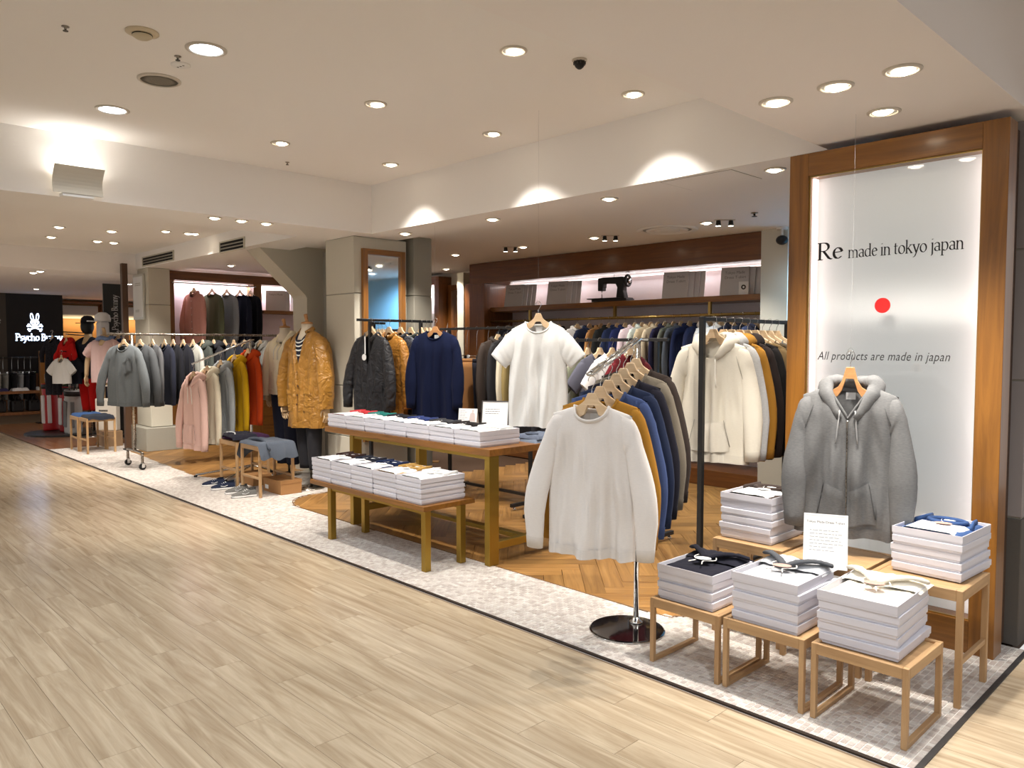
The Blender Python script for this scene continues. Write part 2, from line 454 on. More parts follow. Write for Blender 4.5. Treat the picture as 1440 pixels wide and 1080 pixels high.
# ---- ceilings, beams, fascias
struct('ceiling', MB().box(-6.2, -5, 2.95, 7, 4.14, 3.05), PLASTER, 'cream plaster coffer ceiling above the aisle', 'ceiling')
struct('beam', MB().box(-1.84, -5, 2.5, -.915, 4.14, 2.95), PLASTER2, 'cream dropped ceiling beam crossing above the sign', 'beam')
struct('ceiling', MB().box(-6.85, 4.14, 2.5, -.3, 4.6, 3.05), PLASTER, 'cream fascia and soffit above the shop front', 'ceiling')
struct('beam', MB().box(-6.85, -5, 2.5, -6.2, 4.14, 3.05), PLASTER, 'cream dropped soffit carrying the wall sconce', 'beam')
struct('ceiling', MB().box(-6.85, 4.6, 2.55, -1, 8.0, 2.7), PLASTER, 'cream ceiling inside the shop above the racks', 'ceiling')
struct('ceiling', MB().box(-11.6, 4.2, 2.55, -6.85, 8.0, 2.7).box(-11.6, 3.72, 2.5, -6.85, 4.2, 2.8), PLASTER, 'cream bulkhead and ceiling above the left wall unit', 'ceiling')
struct('ceiling', MB().box(-11.4, -5, 2.71, -6.85, 3.72, 2.9), PLASTER, 'cream raised ceiling over the left rolling rack', 'ceiling')
struct('ceiling', MB().box(-22, -5, 2.43, -11.4, 8, 2.9), PLASTER2, 'cream lowered ceiling of the neighbouring shop', 'ceiling')
struct('ceiling', MB().box(-.915, 4.1, 2.97, 7, 9, 3.05), COOLP, 'pale lilac ceiling corner beyond the beam', 'ceiling')
struct('beam', MB().box(-.3, 4.14, 2.7, 7, 4.3, 3.0), COOLP, 'pale lilac fascia right of the sign', 'beam')

# ---- walls and columns
def column(name, x0, y0, x1, y1, joints, mats, label, ztop=2.5, plinth=None):
    """stone blocks one above the other with recessed joints, each block a part"""
    c = thing(name, label, 'column', (0, 0, 0), kind='structure')
    MB().box(x0 + .008, y0 + .008, 0, x1 - .008, y1 - .008, ztop).build('core', STONE_D, c)
    z0 = 0
    for k, z1 in enumerate(list(joints) + [ztop]):
        e = plinth[1] if plinth and z1 <= plinth[0] + .001 else 0
        MB().box(x0 - e, y0 - e, z0 + (.004 if k else 0), x1 + e, y1 + e, z1 - .004).build('stone_block', mats[min(k, len(mats) - 1)], c, bevel=.004, seg=1)
        z0 = z1
    return c
column('column', -6.94, 4.08, -6.42, 4.70, (.55, 1.05, 1.95), (STONE,), 'beige stone column holding the oak framed mirror')
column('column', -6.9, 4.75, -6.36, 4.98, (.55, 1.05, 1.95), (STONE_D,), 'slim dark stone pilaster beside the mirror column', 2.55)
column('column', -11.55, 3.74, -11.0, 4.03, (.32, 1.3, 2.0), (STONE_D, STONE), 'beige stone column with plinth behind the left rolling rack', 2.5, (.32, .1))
column('column', -1.0, 4.27, -.924, 5.4, (.62, 1.28, 1.9), (GREYCOL_D, GREYCOL), 'grey stone column beside the illuminated sign', 2.95) if False else \
    column('column', -1.6, 4.27, -.924, 5.4, (.62, 1.28, 1.9), (GREYCOL_D, GREYCOL), 'grey stone column beside the illuminated sign', 2.95)
# wall with the sloped underside of a stair
sw = MB()
out = [(3.80, 2.56), (3.845, 2.50), (4.385, 2.01), (4.40, 1.98), (4.40, 0), (4.85, 0), (4.85, 2.56)]
v = [(-7.9, a, b) for a, b in out] + [(-8.22, a, b) for a, b in out]
n = len(out)
sw.add(v, [tuple(range(n)), tuple(range(2 * n - 1, n - 1, -1))] + [(i, (i + 1) % n, (i + 1) % n + n, i + n) for i in range(n)])
struct('wall_left', sw, STONE, 'beige wall with sloping stair underside behind the mannequins', 'wall')
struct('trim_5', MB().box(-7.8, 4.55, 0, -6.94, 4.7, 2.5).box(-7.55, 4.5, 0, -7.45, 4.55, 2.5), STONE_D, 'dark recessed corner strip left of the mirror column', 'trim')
struct('wall_back', MB().box(-11.6, 7.6, 0, -1, 7.75, 2.6), solid((214, 206, 192), .8), 'cream rear wall of the shop', 'wall')
struct('wall_right', MB().box(-3.70, 6.9, 0, -3.43, 7.6, 2.55), solid((206, 204, 192), .8), 'cream wall end right of the rear shelving', 'wall')
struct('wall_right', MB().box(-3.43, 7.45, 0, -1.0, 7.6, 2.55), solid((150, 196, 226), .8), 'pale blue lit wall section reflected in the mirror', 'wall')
struct('wall_left', MB().box(-11.6, 4.1, 0, -11.45, 7.6, 2.6), solid((214, 206, 192), .8), 'cream wall behind the left wall unit', 'wall')
struct('wall_left', MB().box(-19.6, 2.0, 0, -19.4, 8, 2.5), solid((120, 84, 54), .7), 'brown rear wall of the neighbouring shop', 'wall')

# air vents, two slots in the bulkhead
for k, (xa, xb, za, zb, lab) in enumerate(((-12.0 + .35, -11.0, 2.60, 2.69, 'slotted air vent over the framed wall sign'), (-9.45, -8.75, 2.585, 2.67, 'slotted air vent near the stair slope'))):
    x0_, x1_ = ony((201, 310)[k], 368, 3.72).x, ony((245, 345)[k], 352, 3.72).x
    zc = (ony(222, 364, 3.72).z, ony(327, 345, 3.72).z)[k]
    t = thing('air_vent', lab, 'vent', ((x0_ + x1_) / 2, 3.718, zc), 0, 'bulkhead air vents')
    wv = (x1_ - x0_) / 2
    f = MB(); f.box(-wv, -.012, .05, wv, 0, .065).box(-wv, -.012, -.065, wv, 0, -.05).box(-wv, -.012, -.05, -wv + .02, 0, .05).box(wv - .02, -.012, -.05, wv, 0, .05)
    f.build('frame', STONE, t); MB().box(-wv + .02, -.004, -.05, wv - .02, 0, .05).build('backing', DARK, t)
    for s_ in (-.018, .018): MB().box(-wv + .02, -.01, s_ - .006, wv - .02, -.004, s_ + .006).build('slat', STONE_D, t)

# round ceiling diffuser
t = thing('air_diffuser', 'large round white ceiling air diffuser above the rear rail', 'vent', (-4.31, 6.22, 2.55))
MB().lathe([(.29, 0), (.29, -.008), (.25, -.014), (.23, -.004), (.23, 0)], 40).build('outer_ring', WHITE, t, True)
MB().lathe([(.2, -.004), (.2, -.012), (.16, -.018), (.15, -.006)], 40).build('middle_ring', WHITE, t, True)
MB().lathe([(.12, -.006), (.12, -.014), (.07, -.02), (.0005, -.02)], 32).build('centre_disc', WHITE, t, True)
MB().lathe([(.235, -.0015), (.235, -.003)], 32).build('dark_throat', GREYB, t, True)

# ---- downlights
def downlight(p, lab, r=.055, grp=None, W=None, aim=None, cool=False, size=86):
    t = thing('downlight', lab, 'light', p, 0, grp)
    MB().lathe([(r * 1.3, 0), (r * 1.3, -.004), (r * 1.12, -.009), (r, -.006), (r, .0)], 24).build('trim_ring', TRIMRING, t, True)
    if cool: MB().lathe([(r * .99, -.0025), (.001, -.0025)], 24, caps=False).build('lens', LAMPC, t, True)
    else:
        MB().lathe([(r, -.002), (r * .8, -.0015), (.001, -.001)], 24, caps=False).build('reflector', GREYB, t, True)
        a = aim or 0
        M = Matrix.Translation((math.cos(a) * r * .2, math.sin(a) * r * .2, -.0035)) @ Matrix.Rotation(a, 4, 'Z') @ Matrix.Diagonal((.72, .86, 1, 1))
        MB().lathe([(r * .9, 0), (r * .9, -.003), (r * .5, -.012), (.001, -.015)], 20).xf(M).build('bulb', LAMP, t, True)
    l = bpy.data.lights.new('lamp', 'SPOT'); l.energy = W or SPOT_W; l.spot_size = R(size); l.spot_blend = .75; l.shadow_soft_size = .045
    l.color = (.86, .93, 1) if cool else (1, .94, .86)
    lo = bpy.data.objects.new('lamp', l); COL.objects.link(lo); lo.parent = t; lo.location = (0, 0, -.035)
    if aim is not None: lo.rotation_euler = (0, R(14), aim + PI)
    return t
G1 = 'warm downlights in the coffer ceiling'
for px, py, lab in ((722, 71, 'brightest warm downlight in the coffer ceiling, nearest the beam top'), (528, 146, 'warm downlight between the sprinkler and the dome camera'),
                    (890, 132, 'warm downlight just below the dome camera near the beam'), (692, 188, 'warm downlight midway along the row nearest the shop fascia'),
                    (394, 201, 'warm downlight right beside the small ceiling sprinkler'), (549, 231, 'warm downlight closest to the inner corner of the coffer')):
    downlight(onz(px, py, 2.95), lab, grp=G1, aim=R(rnd.choice((90, 60, 110))))
downlight(onz(290, 69, 2.95), 'large bright cool white LED downlight above the speaker', .078, 'cool LED downlights', LED_W, cool=True, size=140)
downlight(onz(158, 154, 2.95), 'large bluish LED downlight nearest the wall sconce', .078, 'cool LED downlights', LED_W, cool=True, size=140)
# downlights added out of view over the aisle to brighten floor, ceiling and grey column
for k, (x, y) in enumerate(((-2.5, 1.0), (-.2, 1.3), (.9, 3.2), (.9, .4), (-2.5, -1.0), (-5.0, -.3), (-.2, -1.2))):
    downlight((x, y, 2.95 if not (-1.84 < x < -.9) else 2.5), ORD[k + 1] + ' unseen cool LED downlight added over the aisle', .078, 'added cool LED downlights of the aisle', LED_W * 1.2, cool=True, size=150)
G2 = 'downlights in the beam above the sign'
for px, py, lab in ((1091, 143, 'beam downlight nearest the coffer, first of the row of three'), (1175, 121, 'middle beam downlight of the row of three'),
                    (1269, 98, 'beam downlight farthest right in the row of three'), (1243, 157, 'beam downlight set apart just above the sign frame')):
    downlight(onz(px, py, 2.5), lab, grp=G2, aim=R(95) if py < 150 else R(-90))
G3 = 'downlights in the shop front soffit'
for k, (px, py) in enumerate(((570, 328), (693, 308), (857, 279), (1090, 238))):
    downlight(onz(px, py, 2.5), ORD[k + 1] + ' downlight from the left in the shop front soffit', .05, G3, aim=R(150))
G4 = 'downlights in the shop ceiling'
for k, (px, py, lab) in enumerate(((835, 334, 'shop ceiling downlight left of the round diffuser'), (993, 313, 'shop ceiling downlight right of the round diffuser'),
                                   (735, 347, 'shop ceiling downlight above the sewing machine shelf end'), (640, 358, 'shop ceiling downlight beside the mirror column'),
                                   (627, 378, 'shop ceiling downlight in front of the far mirror'), (632, 389, 'small farthest shop ceiling downlight near the rear niche'))):
    downlight(onz(px, py, 2.55), lab, .05, G4, aim=R(90))
for px, py, lab in ((858, 331, 'twin mini spotlights left of the round diffuser'), (1019, 309, 'twin mini spotlights right of the round diffuser'), (718, 347, 'twin mini spotlights near the rear shelf end')):
    p = onz(px, py, 2.55); t = thing('twin_spotlight', lab, 'light', p, R(45), 'twin mini spotlights')
    MB().box(-.09, -.02, -.006, .09, .02, 0).build('mount_plate', TRIMRING, t)
    for s_ in (-.055, .055):
        MB().lathe([(.018, 0), (.022, -.03), (.026, -.05)], 14, (s_, 0, -.004)).build('spot_head', BLACKM, t, True)
        MB().lathe([(.022, -.055), (.001, -.056)], 14, (s_, 0, 0)).build('bulb', LAMP, t, True)
G5 = 'downlights in the left soffit'
for k, (px, py) in enumerate(((302, 306), (340, 310), (375, 314))):
    downlight(onz(px, py, 2.5), ORD[k + 1] + ' downlight from the left in the sconce soffit', .045, G5, 62, aim=R(180))
G6 = 'downlights over the left rolling rack'
for k, (px, py) in enumerate(((233, 325), (265, 328), (300, 331))):
    p = onz(px, py, 2.71); p.y = min(p.y, 3.52)
    downlight(p, ORD[k + 1] + ' downlight from the left over the rolling rack', .045, G6, 80, aim=R(150))
for k, (px, py) in enumerate(((83, 319), (72, 333), (157, 325), (137, 339), (160, 341))):
    downlight(onz(px, py, 2.71), ('upper one of two', 'lower one of two', 'upper one of three', 'left one of three', 'lowest one of three')[k] + ' distant downlights before the neighbouring shop', .05, 'distant downlights', 60, aim=R(170))
downlight(onz(325, 373, 2.5), 'downlight above the left wall unit niche', .045, None, 30, aim=R(170))
for k, (px, py) in enumerate(((47, 383), (57, 381))):
    downlight(onz(px, py, 2.43), ('left', 'right')[k] + ' one of paired downlights above the bunny sign', .05, 'sign downlights', 30, aim=R(180))
for k, (x, y) in enumerate(((-13.2, 4.2), (-15.5, 3.4), (-15.5, 5.2))): downlight((x, y, 2.43), ORD[k + 1] + ' downlight deeper inside the neighbouring shop', .05, 'inner downlights of the neighbouring shop', 30)

# ---- other ceiling fittings
p = onz(200, 45, 2.95); t = thing('smoke_detector', 'round beige smoke detector on the coffer ceiling', 'detector', p)
MB().lathe([(.075, 0), (.075, -.006), (.055, -.012)], 28).build('base', solid((206, 190, 160), .5), t, True)
MB().lathe([(.045, -.012), (.045, -.022), (.03, -.032), (.001, -.034)], 24).build('sensor_head', solid((196, 182, 152), .5), t, True)
MB().lathe([(.046, -.014), (.046, -.018)], 24).build('dark_slot', DARK, t, True)
p = onz(224, 112, 2.95); t = thing('ceiling_speaker', 'round ceiling speaker with grey mesh grille', 'speaker', p)
MB().lathe([(.115, 0), (.115, -.006), (.1, -.012), (.098, -.004)], 32).build('rim', TRIMRING, t, True)
MB().lathe([(.099, -.006), (.05, -.009), (.001, -.01)], 32).build('grille', solid((128, 120, 106), .7, bump=.6, bscale=300), t, True)
p = onz(254, 91, 2.95); t = thing('sensor_plate', 'small white round sensor with three dark holes', 'sensor', p)
MB().lathe([(.05, 0), (.05, -.004), (.04, -.009), (.001, -.009)], 24).build('plate', WHITE, t, True)
for k in range(3): MB().lathe([(.006, -.0095), (.001, -.010)], 10, (.022 * (k - 1), .006 * (k - 1), 0)).build('hole', DARK, t)
for px, py, lab in ((92, 37, 'tiny sprinkler head at the far upper left of the ceiling'), (250, 79, 'tiny sprinkler head above the round sensor plate'), (404, 228, 'dark sprinkler head below a warm downlight')):
    t = thing('sprinkler', lab, 'sprinkler', onz(px, py, 2.95), 0, 'ceiling sprinklers')
    MB().lathe([(.018, 0), (.018, -.003), (.008, -.004), (.006, -.012), (.004, -.02)], 12).build('nozzle', STEEL, t, True)
    MB().lathe([(.012, -.02), (.012, -.023)], 12).build('deflector', BLACKM, t)
p = onz(815, 84, 2.95); t = thing('dome_camera', 'dark finned dome camera on the coffer ceiling', 'camera', p)
MB().lathe([(.04, 0), (.04, -.006), (.034, -.01)], 24).build('base', TRIMRING, t, True)
MB().lathe([(.028, -.01), (.03, -.02), (.022, -.038), (.01, -.048), (.001, -.05)], 20).build('dome', BLACKP, t, True)
for k in range(10):
    a = k * PI / 5; MB().obox(Matrix.Translation((.029 * math.cos(a), .029 * math.sin(a), -.018)) @ Matrix.Rotation(a, 4, 'Z'), .008, .004, .016).build('fin', solid((60, 56, 52), .5), t)
for px, py, zz, lab in ((1096, 307, 2.45, 'black security camera at the top of the cream wall end'),):
    p = Vector((-3.47, 6.86, 2.43)); t = thing('security_camera', lab, 'camera', p)
    MB().lathe([(.05, .12), (.05, .1)], 16).build('mount', WHITE, t, True); MB().tube([(0, 0, .1), (0, 0, .03)], .012).build('stem', WHITE, t, True); MB().ell((0, 0, 0), .055, .055, .045).build('dome', BLACKP, t, True)
t = thing('sprinkler', 'dark sprinkler head in the shop ceiling near the wall end', 'sprinkler', onz(1061, 299, 2.55), 0, 'ceiling sprinklers')
MB().lathe([(.03, 0), (.03, -.005), (.01, -.008), (.008, -.03)], 12).build('nozzle', STEEL, t, True); MB().lathe([(.022, -.03), (.022, -.034)], 12).build('deflector', BLACKM, t)

# ---- wall sconce: curved plaster up-light
p = onx(105, 258, -6.2); t = thing('wall_sconce', 'white curved plaster uplight on the soffit face', 'lamp', (-6.2, p.y, p.z + .0))
rows = []
for i in range(9):
    a = i / 8; zz = -.09 + .185 * a; xx = .10 - .055 * math.sin(a * PI) * .8 + .05 * a
    rows.append([(xx, -.16, zz), (xx, .16, zz)])
sc = MB().grid(rows); sc.grid([[(q[0] - .008, q[1], q[2]) for q in r_] for r_ in rows])
sc.grid([[r_[0], (r_[0][0] - .008, r_[0][1], r_[0][2])] for r_ in rows]); sc.grid([[r_[1], (r_[1][0] - .008, r_[1][1], r_[1][2])] for r_ in rows])
sc.build('shade', solid((206, 200, 186), .7), t)
MB().box(0, -.10, -.11, .09, .10, -.085).build('bracket', WHITE, t)
MB().tube([(.055, -.11, .0), (.055, .11, .0)], .012, 10).build('tube_lamp', solid((255, 246, 226), .4, emit=2.2), t, True)
l = bpy.data.lights.new('lamp', 'AREA'); l.energy = 1.3; l.shape = 'RECTANGLE'; l.size = .05; l.size_y = .2; l.color = (1, .97, .92)
lo = bpy.data.objects.new('lamp', l); COL.objects.link(lo); lo.parent = t; lo.location = (.05, 0, .04); lo.rotation_euler = (PI, R(0), 0)

q = downlight((-2.7, 6.75, 2.55), 'bluish downlight over the pale blue wall section', .06, None, 90, aim=R(90), cool=True, size=150)
[c for c in q.children if c.type == 'LIGHT'][0].data.color = (.50, .78, 1)

a_, b_ = onz(1042, 233, 2.5), onz(995, 267, 2.5)
t = thing('access_panel', 'square flush access panel in the shop front soffit', 'panel', (0, 0, 2.5))
x0_, x1_, y0_, y1_ = -2.95, -2.45, 4.19, 4.55
MB().box(x0_, y0_, -.003, x1_, y1_, -.0005).build('panel', PLASTER, t)
f = MB()
for q in ((x0_ - .006, y0_ - .006, x1_ + .006, y0_), (x0_ - .006, y1_, x1_ + .006, y1_ + .006), (x0_ - .006, y0_, x0_, y1_), (x1_, y0_, x1_ + .006, y1_)): f.box(q[0], q[1], -.0015, q[2], q[3], -.0004)
f.build('panel_joint', STONE_D, t)

downlight((-9.1, 6.6, 2.55), 'added fill downlight in the shop ceiling before the far lit niche', .05, G4, aim=R(90))  # unseen lamp added to brighten the dark rear corner
downlight((-7.6, 5.4, 2.55), 'added fill downlight in the shop ceiling behind the mirror column', .05, G4, aim=R(90))  # also an added lamp, hidden by the column, lighting the rear corner
# ============================================================ LETTERING (drawn with a broad pen, as flat print)
def arc(cx, cy, rx, ry, a0, a1, n=12): return [(cx + rx * math.cos(R(a0 + (a1 - a0) * i / n)), cy + ry * math.sin(R(a0 + (a1 - a0) * i / n))) for i in range(n + 1)]
def bar(x0, x1, y): return [(x0, y), (x1, y)]
GL = {
 'n': (.98, [[(.17, 0), (.17, 1)], arc(.47, .62, .3, .34, 180, 0) + [(.77, 0)], bar(.02, .32, 0), bar(.62, .94, 0), [(.03, .93), (.17, 1)]]),
 'm': (1.52, [[(.17, 0), (.17, 1)], arc(.45, .62, .28, .34, 180, 0) + [(.73, 0)], arc(1.01, .62, .28, .34, 180, 0) + [(1.29, 0)], bar(.02, .32, 0), bar(.58, .88, 0), bar(1.14, 1.44, 0), [(.03, .93), (.17, 1)]]),
 'h': (.98, [[(.17, 0), (.17, 1.58)], arc(.47, .62, .3, .34, 180, 0) + [(.77, 0)], bar(.02, .32, 0), bar(.62, .94, 0), [(.03, 1.52), (.17, 1.58)]]),
 'a': (.86, [arc(.38, .72, .28, .26, 160, 0) + [(.66, .15), (.74, .03), (.84, .06)], arc(.40, .27, .29, .26, 60, 330), [(.54, .5), (.66, .55)]]),
 'd': (1.0, [arc(.43, .48, .34, .48, 60, 300), [(.77, 1.58), (.77, .05), (.94, .03)], [(.6, .92), (.77, .85)], [(.6, .06), (.77, .16)], [(.62, 1.52), (.77, 1.58)]]),
 'e': (.82, [[(.1, .56), (.70, .62)] + arc(.42, .5, .32, .48, 14, 320)]),
 'i': (.42, [[(.2, 0), (.2, 1)], bar(.05, .37, 0), [(.05, .93), (.2, 1)], [(.19, 1.36), (.21, 1.42)], [(.15, 1.39), (.25, 1.39)]]),
 't': (.58, [[(.22, 1.3), (.22, .2)] + arc(.37, .2, .15, .17, 180, 300), bar(.03, .5, .96)]),
 'o': (.98, [arc(.48, .49, .38, .49, 0, 360, 22)]),
 'k': (.96, [[(.17, 0), (.17, 1.58)], [(.2, .45), (.72, .97)], [(.38, .6), (.82, .02)], bar(.02, .32, 0), bar(.66, .95, 0), bar(.56, .86, .98), [(.03, 1.52), (.17, 1.58)]]),
 'y': (.9, [[(.1, .98), (.46, .05)], [(.82, .98), (.44, -.1), (.28, -.45), (.06, -.5)], bar(-.02, .27, .98), bar(.66, .93, .98)]),
 'j': (.44, [[(.24, 1), (.24, -.25)] + arc(.04, -.25, .2, .25, 0, -80, 6), [(.08, .93), (.24, 1)], [(.22, 1.36), (.25, 1.42)], [(.18, 1.39), (.29, 1.39)]]),
 'p': (1.0, [[(.18, 1), (.18, -.55)], arc(.52, .48, .34, .49, 130, -130), bar(.02, .36, -.55), [(.03, .93), (.18, 1)]]),
 'R': (1.22, [[(.24, 0), (.24, 1.5)], [(.05, 1.5), (.55, 1.5)] + arc(.55, 1.13, .36, .37, 90, -90) + [(.24, .76)], [(.52, .76), (.95, .1), (1.16, 0)], bar(.05, .45, 0)]),
 'P': (1.05, [[(.24, 0), (.24, 1.5)], [(.05, 1.5), (.55, 1.5)] + arc(.55, 1.1, .38, .4, 90, -90) + [(.24, .7)], bar(.05, .45, 0)]),
 'B': (1.1, [[(.24, 0), (.24, 1.5)], [(.05, 1.5), (.5, 1.5)] + arc(.5, 1.15, .32, .35, 90, -90) + [(.24, .8)], [(.5, .8)] + arc(.52, .4, .4, .4, 90, -90) + [(.05, 0)]]),
 's': (.74, [arc(.36, .74, .26, .24, 30, 250, 10) + arc(.36, .26, .28, .26, 80, -150, 10)]),
 'c': (.8, [arc(.44, .5, .34, .48, 40, 320, 16)]),
 'u': (.98, [[(.17, 1), (.17, .35)] + arc(.45, .35, .28, .33, 180, 360) + [(.73, 1), (.73, .05), (.92, .03)], bar(.02, .17, 1), bar(.58, .73, 1)]),
 ' ': (.42, []),
}
def lettering(text, xh, nib=.15, thin=.035, ang=18, slant=0.):
    mb = MB(); x = 0
    for ch in text:
        adv, strokes = GL[ch]
        for s in strokes:
            for (du, dv) in (((nib / 2) * math.cos(R(ang)), (nib / 2) * math.sin(R(ang))), (-thin * math.sin(R(ang)), thin * math.cos(R(ang)))):
                for (x1, y1), (x2, y2) in zip(s, s[1:]):
                    q = [(x1 - du, y1 - dv), (x1 + du, y1 + dv), (x2 + du, y2 + dv), (x2 - du, y2 - dv)]
                    mb.add([((x + a + slant * b) * xh, 0, b * xh) for a, b in q], [(0, 1, 2, 3)])
        x += adv
    return mb, x * xh
def font_text(text, size, shear=0., spacing=1., off=0.):
    cu = bpy.data.curves.new('lettering', 'FONT'); cu.body = text; cu.size = size; cu.shear = shear; cu.space_character = spacing; cu.offset = off; cu.resolution_u = 3
    ob = bpy.data.objects.new('lettering', cu); COL.objects.link(ob)
    dg = bpy.context.evaluated_depsgraph_get(); me = bpy.data.meshes.new_from_object(ob.evaluated_get(dg))
    vs = [(v.co.x, 0, v.co.y) for v in me.vertices]; fs = [tuple(p.vertices) for p in me.polygons]
    bpy.data.objects.remove(ob); bpy.data.meshes.remove(me)
    mb = MB(); mb.add(vs, fs); return mb, max(v[0] for v in vs) - min(v[0] for v in vs)
def lines_of_print(w, h, n, m=.0012):     # unreadably small body text as thin ink rules
    mb = MB()
    for i in range(n):
        z = h - (i + .5) * h / n; l = w * rnd.uniform(.6, 1)
        x = -w / 2
        while x < -w / 2 + l:
            q = rnd.uniform(.008, .022); mb.add([(x, 0, z - m), (x + q, 0, z - m), (x + q, 0, z + m), (x, 0, z + m)], [(0, 1, 2, 3)]); x += q + .004
    return mb

def signpanel():
    m, nt, b, L = mk('lit_sign_panel')
    b.inputs['Base Color'].default_value = srgb(238, 238, 236); b.inputs['Roughness'].default_value = .75; b.inputs['Specular IOR Level'].default_value = .2
    b.inputs['Emission Color'].default_value = srgb(238, 244, 240); b.inputs['Emission Strength'].default_value = .17
    return m
# ============================================================ ILLUMINATED SIGN
S = thing('illuminated_sign', 'tall oak framed illuminated sign with red dot beside the grey column', 'sign', (-1.4725, 4.0, 0))
def sx(x): return x + 1.4725
L_, Rr = sx(-1.985), sx(-.96)
MB().box(L_, 0, 0, L_ + .103, .13, 2.463).build('frame_stile', OAK_Z, S, bevel=.003)
MB().box(Rr - .106, 0, 0, Rr, .13, 2.463).build('frame_stile', OAK_Z, S, bevel=.003)
MB().box(L_ + .103, 0, 2.343, Rr - .106, .13, 2.463).build('frame_rail', OAK_X, S, bevel=.003)
MB().box(L_ + .103, 0, 0, Rr - .106, .13, .155).build('frame_rail', OAK_X, S, bevel=.003)
MB().box(L_ + .02, .13, .02, Rr - .02, .25, 2.45).build('rear_box', solid((70, 50, 36), .7), S)
gx0, gx1 = L_ + .103, Rr - .106
MB().box(gx0, .118, .155, gx1, .13, 2.343).build('back_panel', signpanel(), S)
MB().box(gx0 + .004, .026, .158, gx1 - .004, .032, 2.34).build('glass_pane', glassy('sign_glass'), S)
for a in (gx0 + .002, gx1 - .012): MB().box(a, .05, .16, a + .010, .10, 2.338).build('light_strip', LEDSTRIP, S)
for a, b_ in ((gx0, gx0 + .006), (gx1 - .006, gx1)): MB().box(a, .016, .155, b_, .026, 2.343).build('glazing_bead', BRASS, S)
for a, b_ in ((.155, .161), (2.337, 2.343)): MB().box(gx0 + .006, .016, a, gx1 - .006, .026, b_).build('glazing_bead', BRASS, S)
yp = .0252
m1, w1 = lettering('Re', .058, .20, .04); p = ony(1148.6, 366, 4.025)
k = (ony(1185.5, 363, 4.025).x - p.x) / w1
m1.xf(Matrix.Translation((sx(p.x), yp, p.z)) @ Matrix.Diagonal((k, 1, 1, 1))).build('lettering', INK, S, fixn=False)
m1, w1 = lettering('made in tokyo japan', .041, .19, .04); p = ony(1192.5, 362.8, 4.025)
k = (ony(1355.5, 351, 4.025).x - p.x) / w1
m1.xf(Matrix.Translation((sx(p.x), yp, p.z)) @ Matrix.Diagonal((k, 1, 1, 1))).build('lettering', INK, S, fixn=False)
p = ony(1149.5, 505.5, 4.025); q = ony(1336, 508, 4.025)
m1, w1 = font_text('All products are made in japan', .062, .28, 1.06); k = (q.x - p.x) / w1
m1.xf(Matrix.Translation((sx(p.x), yp, p.z)) @ Matrix.Diagonal((k, 1, 1, 1))).build('lettering', INK, S, fixn=False)
p = ony(1241, 429.5, 4.025)
MB().lathe([(.038, 0), (.038, .001)], 36).xf(Matrix.Translation((sx(p.x), yp, p.z)) @ Matrix.Rotation(R(90), 4, 'X')).build('red_dot', solid((196, 6, 4), .6), S)

# ============================================================ TABLES, STOOLS
def low_stool(x0, y0, label, group=None):
    t = thing('low_stool', label, 'stool', (x0, y0, .002), 0, group)
    W, D, H, q = .355, .375, .297, .021
    for x in (0, W - q):
        for y in (0, D - q): MB().box(x, y, 0, x + q, y + q, H).build('leg', BAMBOO_Z, t, bevel=.0015, seg=1)
        MB().box(x, q, .0, x + q, D - q, .018).build('floor_rail', BAMBOO_Y, t, bevel=.0015, seg=1)
        MB().box(x, q, H - .042, x + q, D - q, H).build('top_rail', BAMBOO_Y, t, bevel=.0015, seg=1)
    for y in (0, D - q): MB().box(q, y, H - .042, W - q, y + q, H).build('top_rail', BAMBOO_X, t, bevel=.0015, seg=1)
    MB().box(q, q, H - .018, W - q, D - q, H - .010).build('top_panel', BAMBOO_X, t)
    return t
low_stool(-2.053, 2.858, 'low bamboo stool under the navy hoodie boxes, nearest the round base')
low_stool(-1.684, 2.866, 'low bamboo stool under the grey hoodie boxes, middle of three')
low_stool(-1.302, 2.868, 'low bamboo stool under the cream hoodie boxes, at the border corner')
def tall_stool(cx, cy, label, group, rot=0, W=.37, D=.37, H=.475, hs=.18):
    t = thing('tall_stool', label, 'stool', (cx, cy, .002), rot, group)
    q = .024
    for x in (-W / 2, W / 2 - q):
        for y in (-D / 2, D / 2 - q): MB().box(x, y, 0, x + q, y + q, H).build('leg', BAMBOO_Z, t, bevel=.0015, seg=1)
        MB().box(x + .004, -D / 2 + q, hs - .01, x + q - .004, D / 2 - q, hs + .012).build('stretcher', BAMBOO_Y, t, bevel=.0015, seg=1)
        MB().box(x, -D / 2 + q, H - .045, x + q, D / 2 - q, H).build('top_rail', BAMBOO_Y, t, bevel=.0015, seg=1)
    for y in (-D / 2, D / 2 - q): MB().box(-W / 2 + q, y, H - .045, W / 2 - q, y + q, H).build('top_rail', BAMBOO_X, t, bevel=.0015, seg=1)
    MB().box(-W / 2 + q, -D / 2 + q, H - .016, W / 2 - q, D / 2 - q, H - .002).build('top_panel', BAMBOO_X, t)
    return t
TG = 'tall bamboo stools'
tall_stool(-1.10, 3.54, 'tall bamboo stool under the blue sweatshirt boxes by the sign', TG)
tall_stool(-1.49, 3.54, 'tall bamboo stool beneath the hanging grey zip hoodie', TG)
tall_stool(-1.88, 3.59, 'tall bamboo stool under the brown shirt boxes', TG)
tall_stool(-7.67, 3.53, 'tall bamboo stool with the purple and black folded garments', TG, R(90), .36, .40, .47)
tall_stool(-7.04, 3.47, 'tall bamboo stool draped with charcoal trousers beside the shoes', TG, R(90), .36, .40, .49)
tall_stool(-11.37, 3.165, 'tall bamboo stool with dark folded jeans nearest the caster rack', TG, R(90), .36, .36, .47)
tall_stool(-11.74, 3.15, 'tall bamboo stool under the folded blue jeans, far left', TG, R(90), .36, .36, .47)

